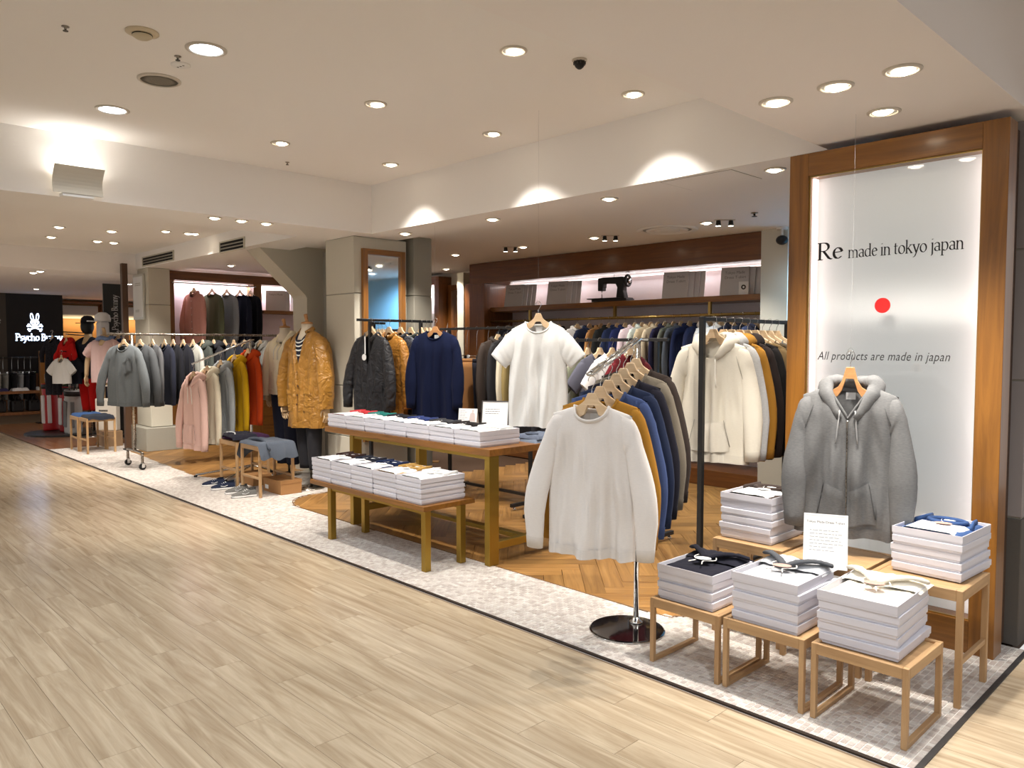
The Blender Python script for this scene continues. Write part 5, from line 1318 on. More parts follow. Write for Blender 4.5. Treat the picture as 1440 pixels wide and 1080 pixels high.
# ============================================================ LEFT WALL UNIT
WX = -11.2
t = thing('wall_unit', 'oak left wall unit with lit niche and hanging rail', 'shelving', (WX, 5.2, 0))
MB().box(-.04, -1.12, 2.37, .0, 1.3, 2.498).build('header', OAKD_Y, t); MB().box(-.28, -1.12, 0, 0, -1.04, 2.37).build('side_stile', OAK_Z, t); MB().box(-.28, .14, 0, .0, .27, 2.37).build('side_stile', OAK_Z, t); MB().box(-.28, 1.2, 0, .0, 1.3, 2.37).build('side_stile', OAK_Z, t)
MB().box(-.24, -1.04, .75, -.22, 1.2, 2.37).build('back_panel', solid((240, 228, 238), .6), t); MB().box(-.25, .27, 1.93, .06, 1.2, 1.98).build('shelf', OAK_Y, t, bevel=.003)
MB().box(-.26, -1.04, 0, .0, .14, .75).build('base_cabinet', OAK_Y, t); MB().box(-.26, .27, 0, .0, 1.2, .75).build('base_cabinet', OAK_Y, t)
MB().box(-.2, -1.03, 2.35, -.16, .13, 2.366).build('light_strip', LEDSTRIP, t); MB().box(-.2, .28, 2.35, -.16, 1.19, 2.366).build('light_strip', LEDSTRIP, t)
l = bpy.data.lights.new('lamp', 'AREA'); l.energy = 7; l.shape = 'RECTANGLE'; l.size = .03; l.size_y = 2.0; l.color = (1, .92, .96)
lo = bpy.data.objects.new('lamp', l); COL.objects.link(lo); lo.parent = t; lo.location = (-.15, 0, 2.34); lo.rotation_euler = (0, R(20), 0)
rail(t, (.10, -1.1, 2.325), (.10, .13, 2.325), .010, CHROME, 'hanging_rail')
for y in (-1.08, .12): MB().box(-.0, y - .008, 2.315, .11, y + .008, 2.335).build('rail_bracket', CHROME, t)
WG = 'garments on the left wall unit rail'
for k, (y, c, d, kd) in enumerate(((4.40, (196, 140, 130), 'dusty pink collarless shirt on the left wall unit', 'shirt'), (4.66, (92, 96, 74), 'olive green sweatshirt second on the left wall unit', 'crew'), (4.88, (132, 136, 140), 'grey sweatshirt third on the left wall unit', 'crew'),
                                   (5.08, (34, 38, 54), 'navy sweatshirt fourth on the left wall unit', 'crew'), (5.24, (24, 25, 32), 'black sweatshirt last on the left wall unit', 'crew'))):
    garment(d, (WX + .10, y, 2.325), R(14), c, kd, WG, sw=.20, bw=.22, L=.72, T=.045, fold=.01, k=6, slen=.64, flare=.06, seed=240 + k, sr=.082, nw=.085, fd=.07, zn=-.13, nv=12, nu=8, hk=dict(wide=.18))
for k, (y, lab) in enumerate(((5.70, 'grey poster board left on the left unit shelf'), (6.12, 'grey poster board right on the left unit shelf'))):
    poster_board('poster_board', lab, WX + .0, y, 1.981, .30, .32, 'boards on the left unit shelf', 1, R(60), ('Tokyo Made',), tilt=-10)
# framed print on the stone column
t = thing('wall_sign', 'silver framed white notice on the beige stone column', 'sign', (-11.30, 3.736, 0))
p0, p1 = ony(181, 390, 3.69), ony(203, 440, 3.69)
W_ = .20; z0_, z1_ = 1.80, 2.42
MB().box(-W_, -.03, z0_, W_, 0, z1_).build('frame', solid((196, 194, 186), .35, metal=.4), t, bevel=.004); MB().box(-W_ + .025, -.033, z0_ + .03, W_ - .025, -.03, z1_ - .03).build('sheet', PAPER, t)
lines_of_print(.22, .05, 2, .006).xf(Matrix.Translation((0, -.0335, z1_ - .16))).build('small_print', solid((170, 168, 160), .7), t, fixn=False); lines_of_print(.2, .04, 2, .005).xf(Matrix.Translation((0, -.0335, z0_ + .1))).build('small_print', solid((170, 168, 160), .7), t, fixn=False)
# ============================================================ MANNEQUINS
SKINW = solid((206, 176, 136), .5)
CLOTHW = fabric((226, 214, 194))
def hand(parent, pos, sd, mat=SKINW, s=1.0, name='hand'):
    """wooden hand hanging down: palm, four fingers of unequal length bent a little, thumb from the side"""
    mb = MB(); x, y, z = pos
    mb.rings([[(x + .026 * s * a * math.cos(2 * PI * k / 10) * .55, y + .040 * s * a * math.sin(2 * PI * k / 10), z - d * s) for k in range(10)] for a, d in ((.62, 0), (.85, .02), (1.0, .05), (1.0, .085), (.92, .097))])
    for i, (o, l) in enumerate(((-.029, .066), (-.010, .076), (.010, .072), (.028, .056))):
        P = [(x, y + o * s, z - .085 * s), (x + sd * .002, y + o * 1.05 * s, z - (.09 + l * .4) * s), (x - sd * .010 * s, y + o * 1.05 * s, z - (.09 + l * .75) * s), (x - sd * .022 * s, y + o * s, z - (.09 + l) * s)]
        mb.tube(P, [.0088 * s, .0082 * s, .0074 * s, .006 * s], 7)
    mb.tube([(x, y - .030 * s, z - .03 * s), (x - sd * .012 * s, y - .050 * s, z - .055 * s), (x - sd * .020 * s, y - .052 * s, z - .085 * s), (x - sd * .024 * s, y - .046 * s, z - .105 * s)], [.012 * s, .010 * s, .0085 * s, .0065 * s], 7)
    return mb.build(name, mat, parent, True)
def legs(parent, col, z0, z1, w=.085, name='trousers', heather=0., gap=.088, rough=.95):
    mb = MB()
    for s in (-1, 1):
        rg = []
        for i in range(16):
            v = i / 15; r_ = w * (1.12 - .42 * v)
            rg.append([(s * gap * (1 - .1 * v) + r_ * math.cos(2 * PI * k / 16) * (1 + .05 * nz(v * 9, k * .6, s)), r_ * .95 * math.sin(2 * PI * k / 16) * (1 + .05 * nz(v * 8, k * .7, s + 4)) + .02 * v, z0 + (z1 - z0) * v) for k in range(16)])
        mb.rings(rg)
    mb.ell((0, 0, z0), w * 2.0, w * 1.2, .10)
    return mb.build(name, fabric(col, heather, rough), parent, True)
def mannequin(name, label, loc, rz, neck_z, skin=CLOTHW, knob=True, base=True, pole_to=.85):
    t = thing(name, label, 'mannequin', loc, rz)
    if base:
        MB().lathe([(.16, 0), (.16, .008), (.02, .012), (.014, .03)], 32).build('base_plate', STEEL, t, True); rail(t, (0, .03, .01), (0, .03, pole_to), .013, STEEL, 'pole')
    MB().lathe([(.10, neck_z - .16), (.075, neck_z - .10), (.058, neck_z - .05), (.055, neck_z)], 20).build('neck', skin, t, True)
    if knob:
        MB().lathe([(.058, neck_z), (.06, neck_z + .008), (.05, neck_z + .018), (.02, neck_z + .024), (.014, neck_z + .04)], 20).build('neck_cap', HANGB, t, True)
        MB().tube([(0, 0, neck_z + .02), (-.01, 0, neck_z + .06), (-.022, 0, neck_z + .095)], [.014, .017, .02], 12).build('neck_knob', HANGB, t, True)
    return t
def dressed(t, s, col, kind, heather=0., mat=None, **k):
    """garment worn by a mannequin: its parts become children of one garment part"""
    f = mat or fabric(col, heather); dk = fabric(tuple(int(c * .965) for c in col), heather) if not mat else mat
    b = s.body().build({'coat': 'coat', 'hood': 'hoodie', 'tee': 'tee_shirt', 'vest': 'vest'}[kind], f, t, True, True)
    for sd in (-1, 1):
        if kind == 'vest': break
        m_, O_, I_, rb = s.sleeve(sd, kind == 'tee'); m_.build('sleeve', f, b, True)
    if kind == 'tee': s.neck(.011).build('neckband', dk, b, True)
    if kind == 'hood': hood_mesh(s, .9).build('hood', f, b, True)
    return b
# ---- mannequin in the mustard coat
mz = 1.66
M1 = mannequin('dress_form', 'headless mannequin in a long mustard nylon coat', (-7.0, 3.895, 0), R(8), mz)
NYL = fabric((156, 110, 42), 0, .36, .5)
s1 = G(sw=.235, nw=.075, sl=.38, zn=mz - .055, fd=.36, vneck=True, L=.98, bw=.27, T=.13, fold=.016, k=5, slen=.72, flare=.13, seed=31, sr=.085, wr=.034, nv=36, nu=16, nk=1.3)
def crumple(m, sc, dist):
    nt = m.node_tree; b = nt.nodes['Principled BSDF']; tc = nt.nodes.new('ShaderNodeTexCoord'); n = nt.nodes.new('ShaderNodeTexNoise')
    n.inputs['Scale'].default_value = sc; n.inputs['Detail'].default_value = 3; n.inputs['Distortion'].default_value = 1.6
    bp = nt.nodes.new('ShaderNodeBump'); bp.inputs['Strength'].default_value = .8; bp.inputs['Distance'].default_value = dist
    nt.links.new(tc.outputs['Object'], n.inputs['Vector']); nt.links.new(n.outputs['Fac'], bp.inputs['Height']); nt.links.new(bp.outputs['Normal'], b.inputs['Normal'])
crumple(NYL, 8, .035)
for k_ in list(_sol):
    if k_[0] == 'fab' and k_[3] in (.55, .45, .6): crumple(_sol[k_], 9, .03)
ct = dressed(M1, s1, (166, 112, 38), 'coat', mat=NYL)
un = s1.nw / s1.sw
for sd in (-1, 1):
    def fn(a, b, sd=sd):
        u = sd * un * (1 - b) * .98; wd = .24 * math.sin(PI * min(1, b * .8 + .2)) + .02
        if .38 < b < .46: wd *= .6
        return (u + sd * wd * a, .004 + .015 * a)
    MB().grid([[Vector(s1.pt(*fn(i / 5, j / 18), True, .012 - .005 * (i / 5))) for i in range(6)] for j in range(19)]).build('lapel', NYL, ct, True)
    s1.patch(sd * .28, sd * .72, .60, .655, .012, 6, 3).build('pocket_flap', NYL, ct, True); s1.patch(sd * .28, sd * .72, .655, .83, .006, 6, 5).build('patch_pocket', NYL, ct, True)
s1.patch(0, .04, .012, 1, .007, 2, 18).build('front_edge', NYL, ct, True)
MB().tube([((s1.nw + .012) * math.sin(R(a)), .055 * math.cos(R(a)), s1.zn + .012 - (.05 * max(0, (abs(a) - 80) / 70))) for a in range(-150, 151, 15)], .022, 8, flat=.42).build('collar', NYL, ct, True)
for j in range(3):
    p = s1.pt(.07, .40 + .13 * j, True, .012); MB().lathe([(.010, 0), (.010, .004)], 12).xf(Matrix.Translation(p) @ Matrix.Rotation(R(90), 4, 'X')).build('button', solid((70, 44, 20), .4), ct)
# navy striped shirt under the coat
s1b = G(sw=.12, nw=.07, sl=.4, zn=mz - .06, fd=.05, L=.5, bw=.13, T=.105, fold=.003, seed=32, nv=20, nu=12, wr=.003)
sh = s1b.body().build('striped_shirt', fabric((34, 38, 54)), M1, True, True)
for j, v in enumerate((.16, .24, .33, .44)): s1b.patch(-.8, .8, v, v + .03, .004, 10, 2).build('stripe', solid((226, 226, 222), .8), sh, True)
for sd in (-1, 1):
    P = s1.path(sd); hand(M1, (P[-1][0], P[-1][1], P[-1][2] + .03), sd)
legs(M1, (44, 44, 48), .86, .20, .088, gap=.085)
# ---- mannequin in the cream hoodie
mz2 = 1.62
M2 = mannequin('dress_form', 'headless mannequin in a cream hoodie and navy trousers', (-7.93, 4.14, 0), R(12), mz2 + .02)
s2 = G(sw=.225, nw=.085, sl=.38, zn=mz2 - .06, fd=.10, L=.66, bw=.225, T=.125, fold=.008, k=5, slen=.62, flare=.05, seed=41, sr=.085, wr=.014, nv=22, nu=12)
hd2 = dressed(M2, s2, (244, 234, 206), 'hood')
for sd in (-1, 1):
    Q = [Vector(s2.pt(sd * .16, .02 + .3 * j / 6, True, .012)) for j in range(7)]; MB().tube(Q, .0035, 6).build('drawstring', PAPER, hd2, True)
MB().grid([[s2.pt((-.5 + i / 10), .62 + .28 * j / 6, True, .008) for i in range(11)] for j in range(7)]).build('kangaroo_pocket', fabric((226, 214, 188)), hd2, True)
rows = []
for v in (.92, .96, 1.0): rows.append([s2.pt(-1 + i / 12, v, True, .004) for i in range(25)] + [s2.pt(1 - i / 12, v, False, .004) for i in range(1, 24)])
MB().rings(rows, False).build('hem_band', fabric((226, 214, 188)), hd2, True)
legs(M2, (34, 36, 50), .96, .12, .10, gap=.09)
for sd in (-1, 1):
    P = s2.path(sd); hand(M2, (P[-1][0], P[-1][1], P[-1][2] + .03), sd)

# ============================================================ THINGS ON AND UNDER THE LEFT STOOLS
def drape(name, label, x, y, z, rz, W, D, col, over, seed, amp=.012, cat='clothing', H=.03, cols2=None, zdown=.16):
    """cloth laid on a stool; the part past the edge hangs down"""
    t = thing(name, label, cat, (x, y, z), rz); rows = []
    nx, ny = 30, 22
    for j in range(ny + 1):
        v = j / ny; row = []
        for i in range(nx + 1):
            u = i / nx; X = (u - .5) * (W + over * 2); Y = (v - .5) * (D + over * .6)
            ex = max(0, abs(X) - W / 2)
            e = min(1, min(u, 1 - u) * 12, min(v, 1 - v) * 10)
            zz = H * math.sqrt(max(0, 1 - (1 - e) ** 2)) + amp * (nz(u * 6, v * 5, seed) + .6 * nz(u * 13, v * 12, seed + 2)) * e
            if ex > 0:
                s_ = math.copysign(1, X); zz -= ex * zdown / over * (.75 + .7 * nz(v * 3, s_, seed)); X = s_ * (W / 2 + ex * .45 + .012 * abs(nz(v * 7, s_, seed)))
            row.append((X, Y, max(zz, .001) if ex == 0 else zz))
        rows.append(row)
    MB().grid(rows).build('cloth', fabric(col, .03), t, True, fixn=False)
    return t
t = drape('folded_trousers', 'charcoal trousers spread over the stool above the grey sneakers', -7.04, 3.47, .494, R(0), .40, .30, (78, 84, 94), .14, 3, .012, 'trousers')
MB().tube(catmull([(-.30, -.1, -.02), (-.1, -.12, .04), (.1, -.10, .045), (.3, -.12, -.03)], 14), .018, 8, flat=.5).build('waistband_fold', fabric((66, 72, 82), .03), t, True)
t = drape('folded_sweatshirt', 'folded dark purple garment on the stool behind the navy sneakers', -7.69, 3.56, .474, R(10), .36, .28, (66, 38, 66), .05, 5, .016, 'clothing', .05, zdown=.02)
t = drape('folded_sweatshirt', 'folded black garment with white piping on the purple one', -7.62, 3.46, .515, R(-6), .30, .22, (40, 40, 50), .06, 6, .014, 'clothing', .03, zdown=.03)
MB().tube(catmull([(-.12, -.10, .035), (0, -.06, .04), (.12, -.09, .034)], 10), .006, 6).build('piping', PAPER, t, True)
t = drape('folded_jeans', 'folded blue jeans on the far left stools', -11.74, 3.15, .474, R(0), .34, .30, (52, 80, 124), .05, 7, .008, 'trousers', .035, zdown=.03)
t = drape('folded_jeans', 'folded dark jeans on the stool by the caster rack', -11.36, 3.17, .474, R(0), .32, .30, (44, 48, 58), .05, 9, .008, 'trousers', .035, zdown=.03)
def shoe(label, x, y, rz, col, group, sole=(232, 230, 226), side=1, seed=0):
    t = thing('sneaker', label, 'shoe', (x, y, .003), rz, group); L = .285
    prof = [(0, .030, .0), (.03, .036, .0), (.12, .032, 0), (.2, .046, 0), (.25, .043, 0), (.283, .018, .004)]
    out = [(a, w_) for a, w_, z in prof]; poly = [(a, w_) for a, w_ in catmull([(a, w_, 0) for a, w_ in out], 20) for a, w_ in [(a, w_)]] if False else [(p.x, p.y) for p in catmull([(a, w_, 0) for a, w_ in out], 20)]
    pts = poly + [(a, -w_) for a, w_ in reversed(poly)]
    MB().slab(pts, .0, .024).build('sole', solid(sole, .6), t, bevel=.005); MB().slab([(a * 1.0, w_ * .98) for a, w_ in pts], -.0, .006).build('outsole', solid((40, 38, 36), .8), t)
    rg = []
    hs = [(.004, .058), (.03, .075), (.07, .072), (.11, .064), (.15, .058), (.19, .048), (.23, .036), (.262, .026), (.28, .012)]
    for a, hgt in hs:
        wv = next(p for p in catmull([(q, w_, 0) for q, w_ in out], 60) if p.x >= a - .004).y
        rg.append([(a, wv * .97 * math.cos(PI * k / 12) * (1 - .25 * math.sin(PI * k / 12) ** 2), .022 + hgt * math.sin(PI * k / 12) ** .8) for k in range(13)])
    MB().grid(rg).build('upper', fabric(col, .05), t, True)
    MB().rings([[(.052 + .042 * math.cos(2 * PI * k / 16), .026 * math.sin(2 * PI * k / 16), .098 - .006 * math.cos(2 * PI * k / 16) + dz) for k in range(16)] for dz in (-.012, 0.002)], False).build('collar', fabric(tuple(int(c * .7) for c in col)), t, True)
    MB().box(.018, -.02, .088, .085, .02, .0905).build('opening', DARK, t)
    for k in range(5):
        a = .11 + k * .021; zz = .0875 - k * .0075; MB().tube([(a, -.022, zz - .005), (a + .005, 0, zz + .003), (a, .022, zz - .005)], .0032, 5).build('lace', PAPER, t, True)
    for s in (-1, 1):
        mb = MB(); mb.tube([(.09, s * .035, .05), (.13, s * .036, .036), (.17, s * .04, .045)], .004, 5); mb.build('side_stripe', solid((214, 214, 212), .6), t, True)
    return t
a1, a2 = onz(300, 683, 0), onz(332, 684, 0)
def shoe_at(label, heel, toe, col, group):
    a_, b_ = onz(*heel), onz(*toe); d_ = b_ - a_
    t = shoe(label, a_.x, a_.y, math.atan2(d_.y, d_.x), col, group); t.scale = (d_.length / .285,) * 3
shoe_at('navy sneaker nearest the aisle, left of the navy pair', (331, 687), (296, 689.5), (40, 46, 66), 'navy sneakers')
shoe_at('navy sneaker behind its mate beside the stool leg', (316, 682), (283.5, 684.5), (40, 46, 66), 'navy sneakers')
shoe_at('grey sneaker nearest the aisle, in front of the stool', (361, 697.5), (325, 701), (112, 110, 106), 'grey sneakers')
shoe_at('grey sneaker behind its mate under the stool edge', (349, 692), (316, 695.5), (112, 110, 106), 'grey sneakers')
t = thing('cardboard_box', 'brown cardboard shoe box under the charcoal trousers stool', 'box', (-7.03, 3.60, .003), R(0))
MB().box(-.17, -.1, 0, .20, .12, .13).build('box_body', CARD, t, bevel=.002, seg=1); MB().box(-.173, -.103, .10, .203, .123, .134).build('lid', CARD, t, bevel=.002, seg=1); MB().box(-.12, -.1045, .03, -.05, -.1035, .07).build('label', PAPER, t)
t = thing('cardboard_box', 'second brown cardboard box behind the sneakers', 'box', (-7.62, 3.62, .003), R(0))
MB().box(-.16, -.1, 0, .16, .1, .11).build('box_body', CARD, t, bevel=.002, seg=1); MB().box(-.163, -.103, .085, .163, .103, .114).build('lid', CARD, t, bevel=.002, seg=1)

# ============================================================ NEIGHBOURING SHOP
PXX = -17.2
t = thing('shop_sign', 'black wall sign with glowing white rabbit skull and lettering', 'sign', (PXX, 3.76, 0))
MB().box(-.06, -.50, .9, 0, .46, 2.43).build('panel', solid((12, 12, 18), .35), t)
RZ = Matrix.Rotation(R(90), 4, 'Z')
def flat(o, y=-.0): return [(a, y, b) for a, b in o]
def ellp(cx, cz, rx, rz_, rot=0, n=22): return [(cx + rx * math.cos(q) * math.cos(rot) - rz_ * math.sin(q) * math.sin(rot), cz + rx * math.cos(q) * math.sin(rot) + rz_ * math.sin(q) * math.cos(rot)) for q in [2 * PI * k / n for k in range(n)]]
def rabbit(s):
    w_, d_ = MB(), MB()
    def P(o, mb, y): mb.add([(a * s, y, b * s) for a, b in o], [tuple(range(len(o)))])
    for q in (-1, 1):
        P(ellp(q * .22, .62, .14, .34, -q * .12), w_, 0); P(ellp(q * .22, .60, .06, .22, -q * .12), d_, -.002)
        P(ellp(q * .14, .06, .065, .055), d_, -.002)
        a = [(-.52, -.50), (-.44, -.60), (.52, -.22), (.46, -.10)]
        P([(q * x, z) for x, z in a], w_, .001); P(ellp(q * -.50, -.50, .10, .09), w_, 0); P(ellp(q * -.43, -.63, .10, .09), w_, 0); P(ellp(q * .55, -.22, .10, .09), w_, 0); P(ellp(q * .47, -.09, .10, .09), w_, 0)
    P(ellp(0, .12, .36, .28), w_, 0); P([(-.2, -.02), (.2, -.02), (.17, -.26), (-.17, -.26)], w_, 0); P([(-.04, -.06), (.04, -.06), (0, -.13)], d_, -.002)
    for x in (-.08, 0, .08): P([(x - .006, -.26), (x + .006, -.26), (x + .006, -.17), (x - .006, -.17)], d_, -.002)
    return w_, d_
w_, d_ = rabbit(.215)
w_.xf(Matrix.Translation((.012, -.03, 1.86)) @ RZ).build('emblem', SIGNGLOW, t, fixn=False); d_.xf(Matrix.Translation((.012, -.03, 1.86)) @ RZ).build('emblem_hollow', solid((40, 56, 84), .5), t, fixn=False)
m_, wd = lettering('Psycho Bunny', .085, .30, .05); k = .80 / wd
m_.xf(Matrix.Translation((.012, -.36, 1.535)) @ RZ @ Matrix.Diagonal((k, 1, 1, 1))).build('lettering', SIGNGLOW, t, fixn=False)
MB().box(-.06, -.62, .9, .01, -.5, 2.43).build('side_post', solid((70, 62, 54), .5), t)
# dark side panel farther left with part of another emblem
t = thing('side_panel', 'dark panel with white emblem at the far left edge', 'panel', (PXX, 2.87, 0)); MB().box(-.06, -.35, .9, 0, .26, 2.43).build('panel', solid((24, 24, 26), .4), t)
w_, d_ = rabbit(.16); w_.xf(Matrix.Translation((.012, .23 - .03, 1.95)) @ RZ).build('emblem', solid((190, 190, 186), .5), t, fixn=False)
# low display shelf with folded clothes, garments hanging above
t = thing('low_shelf', 'reddish wooden low shelf under the hanging clothes of the neighbouring shop', 'shelf', (-16.75, 3.35, 0))
MB().box(-.28, -.9, .55, .28, .62, .60).build('shelf_board', REDWOOD, t); MB().box(-.28, -.9, .16, .28, .62, .21).build('shelf_board', REDWOOD, t); MB().box(-.25, -.88, .0, .22, .6, .16).build('plinth', solid((120, 104, 84), .7), t)
for y in (-.9, .58): MB().box(-.28, y, .21, .28, y + .04, .55).build('upright', REDWOOD, t)
for k, (y, c, n_) in enumerate(((2.88, (52, 46, 76), 'purple navy'), (3.2, (210, 206, 206), 'white and black'), (3.62, (228, 224, 220), 'plain white'))):
    q = thing('folded_shirt', 'folded %s shirt on the low reddish shelf' % n_, 'clothing', (-16.95, y, .601), 0, 'folded shirts on the low shelf'); heightfield(.42, .27, .05, 70 + k, .012, 14, 12).build('body', fabric(c, .1), q, True, fixn=False)
for k, y in enumerate((2.75, 3.0, 3.28, 3.55)):
    q = thing('black_bag', ORD[k + 1] + ' black bag from the left under the low shelf', 'bag', (-16.75, y, .211), 0, 'black bags under the shelf'); MB().box(-.16, -.1, 0, .2, .1, .22).build('body', solid((30, 30, 32), .5), q, bevel=.03); MB().tube(catmull([(.2, -.05, .16), (.22, -.03, .28), (.22, .03, .28), (.2, .05, .16)], 10), .008, 6).build('handle', BLACKM, q, True)
t = thing('clothes_rack', 'black rail rack against the rabbit sign', 'clothes rack', (-16.75, 3.3, 0)); rail(t, (0, -.8, 1.21), (0, .38, 1.21), .014, BLACKM); rail(t, (0, .38, .6), (0, .38, 1.21), .014, BLACKM, 'post'); rail(t, (0, -.8, .6), (0, -.8, 1.21), .014, BLACKM, 'post')
for k, (y, c, n_) in enumerate(((2.98, (170, 166, 156), 'stone grey'), (3.1, (140, 140, 136), 'mid grey'), (3.24, (34, 34, 38), 'black'), (3.34, (150, 152, 156), 'silver grey'), (3.44, (40, 40, 46), 'charcoal'), (3.54, (28, 28, 32), 'deep black'))):
    trousers('%s trousers %s from left on the rail under the rabbit sign' % (n_, ORD[k + 1]), (-16.75, y, 1.21), R(20), c, 'trousers under the rabbit sign', L=.62, seed=k + 30, W=.15)
t = thing('wood_post', 'plain wooden post in front of the rabbit sign', 'post', (-16.3, 3.62 + .02, 0)); MB().box(-.05, -.05, 0, .05, .05, 1.34).build('post', OAK_Z, t, bevel=.004); MB().box(-.12, -.12, 0, .12, .12, .02).build('foot_plate', BLACKM, t)
for k, (y, c) in enumerate(((3.98, (70, 104, 42)), (4.12, (36, 40, 40)), (4.26, (46, 46, 52)))):
    garment(('leaf green', 'black checked', 'dark patterned')[k] + ' jacket beside the wooden post', (-16.4, y, 1.22), R(25), c, 'shirt', 'jackets beside the wooden post', .4, L=.62, sw=.17, bw=.19, T=.04, slen=.5, seed=300 + k, det=0, hk=dict(wide=.15))
t = thing('clothes_rack', 'short black rail beside the wooden post', 'clothes rack', (-16.4, 4.1, 0)); rail(t, (0, -.3, 1.22), (0, .35, 1.22), .012, BLACKM); rail(t, (0, .35, 0), (0, .35, 1.22), .012, BLACKM, 'post'); rail(t, (0, -.3, 0), (0, -.3, 1.22), .012, BLACKM, 'post')
# rear shelves seen past the sign
t = thing('wall_shelf', 'brown lit display wall behind the capped mannequins', 'shelving', (-18.6, 5.2, 0))
MB().box(-.1, -.9, 0, -.05, 1.5, 2.42).build('back_panel', solid((150, 104, 52), .6), t)
for y in (-.9, .12, 1.4): MB().box(-.05, y, 0, .05, y + .09, 2.42).build('upright', OAKD_Z, t)
for z in (1.45, 2.34): MB().box(-.05, -.8, z, .2, 1.4, z + .04).build('shelf_board', OAKD_Y, t)
for y0_, y1_ in ((-.75, .05), (.25, 1.3)): MB().box(-.05, y0_, 2.02, .02, y1_, 2.30).build('pale_display', solid((196, 190, 182), .6), t)
l = bpy.data.lights.new('lamp', 'AREA'); l.energy = 10; l.shape = 'RECTANGLE'; l.size = .05; l.size_y = 1.8; l.color = (1, .78, .45)
lo = bpy.data.objects.new('lamp', l); COL.objects.link(lo); lo.parent = t; lo.location = (.18, .2, 2.0); lo.rotation_euler = (0, R(35), 0)
# dark pylon with vertical lettering, brown post
t = thing('pylon_sign', 'dark upright sign panel with white vertical lettering and rabbit emblem', 'sign', (-13.0, onx(161, 430, -13.0).y, 0))
MB().box(-.03, -.16, .05, .0, .14, 2.40).build('panel', solid((44, 46, 46), .45), t); MB().box(-.2, -.2, 0, .2, .2, .05).build('foot', BLACKM, t)
m_, wd = lettering('Psycho Bunny', .06, .26, .05); k = .55 / wd
m_.xf(Matrix.Translation((.004, .045, 1.68)) @ RZ @ Matrix.Rotation(R(-90), 4, 'Y') @ Matrix.Diagonal((k, 1, 1, 1))).build('lettering', PAPER, t, fixn=False)
w_, d_ = rabbit(.12); w_.xf(Matrix.Translation((.004, .02, 1.60)) @ RZ @ Matrix.Rotation(R(-90), 4, 'Y')).build('emblem', PAPER, t, fixn=False)
# mannequins of the neighbouring shop
def shop_mannequin(label, p, rz, top, tkind, bottom, short, cap=None, nz_=1.86, extra=None, hands=True):
    t = mannequin('shop_mannequin', label, p, rz, nz_, SKINW, False, True, .5)
    s = G(sw=.21, nw=.075, sl=.36, zn=nz_ - .04, fd=.07, L=.66, bw=.225, T=.12, fold=.006, slen=.6, seed=int(p[0] * 10), sr=.08, nv=12, nu=8, flare=.04)
    dressed(t, s, top, tkind)
    legs(t, bottom, nz_ - .62, (.9 if short else .42) if True else 0, .095, 'shorts' if short else 'trousers')
    if short: legs(t, (206, 176, 136), .95, .35, .055, 'bare_legs')
    if tkind == 'tee':
        for sd in (-1, 1):
            x = sd * .30; MB().tube(catmull([(x - sd * .05, 0, nz_ - .26), (x, 0, nz_ - .4), (x + sd * .01, -.02, nz_ - .62)], 10), [.042, .041, .04, .038, .037, .036, .034, .032, .03, .027, .024], 10).build('arm', SKINW, t, True); hand(t, (x + sd * .01, -.02, nz_ - .60), sd)
    if cap:
        MB().ell((0, -.01, nz_ + .12), .088, .105, .13, 16, 10).build('head', BLACKP, t, True)
        MB().lathe([(.10, nz_ + .17), (.104, nz_ + .2), (.09, nz_ + .25), (.05, nz_ + .285), (.001, nz_ + .29)], 18).build('cap', fabric(cap), t, True); MB().slab([(-.08, -.08), (.08, -.08), (.06, -.18), (0, -.2), (-.06, -.18)], nz_ + .165, nz_ + .175).build('cap_brim', fabric(cap), t)
    return t
mB = onz(126, 612, 0)
shop_mannequin('mannequin in black cap, navy jacket and red trousers', (-13.35, 3.62, 0), R(30), (34, 36, 48), 'coat', (176, 22, 20), False, (40, 40, 46), 1.62)
mP = shop_mannequin('mannequin in pale pink tee and navy patterned shorts', (-12.3, onx(148, 500, -12.3).y, 0), R(35), (222, 190, 186), 'tee', (34, 32, 52), True, None, 1.60)
sc_ = MB(); sc_.tube([(.09 * math.cos(R(a)), .075 * math.sin(R(a)), 1.545 + .012 * math.sin(R(a * 3))) for a in range(0, 360, 20)], .03, 8, closed=True, flat=1.4); sc_.build('scarf', fabric((120, 140, 180), .4), mP, True)
MB().tube([(0, 0, 1.6), (-.01, 0, 1.66), (-.02, 0, 1.70)], [.03, .026, .022], 10).build('neck_stub', SKINW, mP, True)
t = thing('white_cap', 'white cap with backpack shape hung high beside the pylon', 'hat', (-12.7, onx(144, 440, -12.7).y, 1.80)); MB().lathe([(.11, 0), (.115, .04), (.10, .1), (.05, .14), (.001, .145)], 18).build('crown', fabric((226, 226, 226)), t, True); MB().slab([(-.09, -.1), (.09, -.1), (.07, -.2), (0, -.22), (-.07, -.2)], .0, .012).build('brim', fabric((226, 226, 226)), t); MB().box(-.1, -.07, -.26, .1, .07, 0).build('pack', fabric((214, 214, 216)), t, bevel=.03); MB().tube([(0, .07, -.2), (0, .07, -1.8)], .01, 8).build('stand', STEEL, t, True)
garment('denim blue jacket hanging beside the brown post', (-12.75, onx(167, 500, -12.75).y, 1.66), R(40), (48, 72, 120), 'shirt', None, .05, sw=.19, bw=.21, L=.9, T=.05, slen=.6, seed=330, det=0, hk=dict(wide=.16))
t = thing('clothes_stand', 'slim steel stand behind the denim blue jacket', 'clothes stand', (-12.78, onx(167, 500, -12.75).y + .1, 0)); rail(t, (0, 0, 0), (0, 0, 1.66), .01, STEEL, 'pole'); rail(t, (0, 0, 1.66), (.03, -.1, 1.66), .007, STEEL, 'arm'); MB().lathe([(.12, 0), (.12, .01)], 24).build('base', STEEL, t)
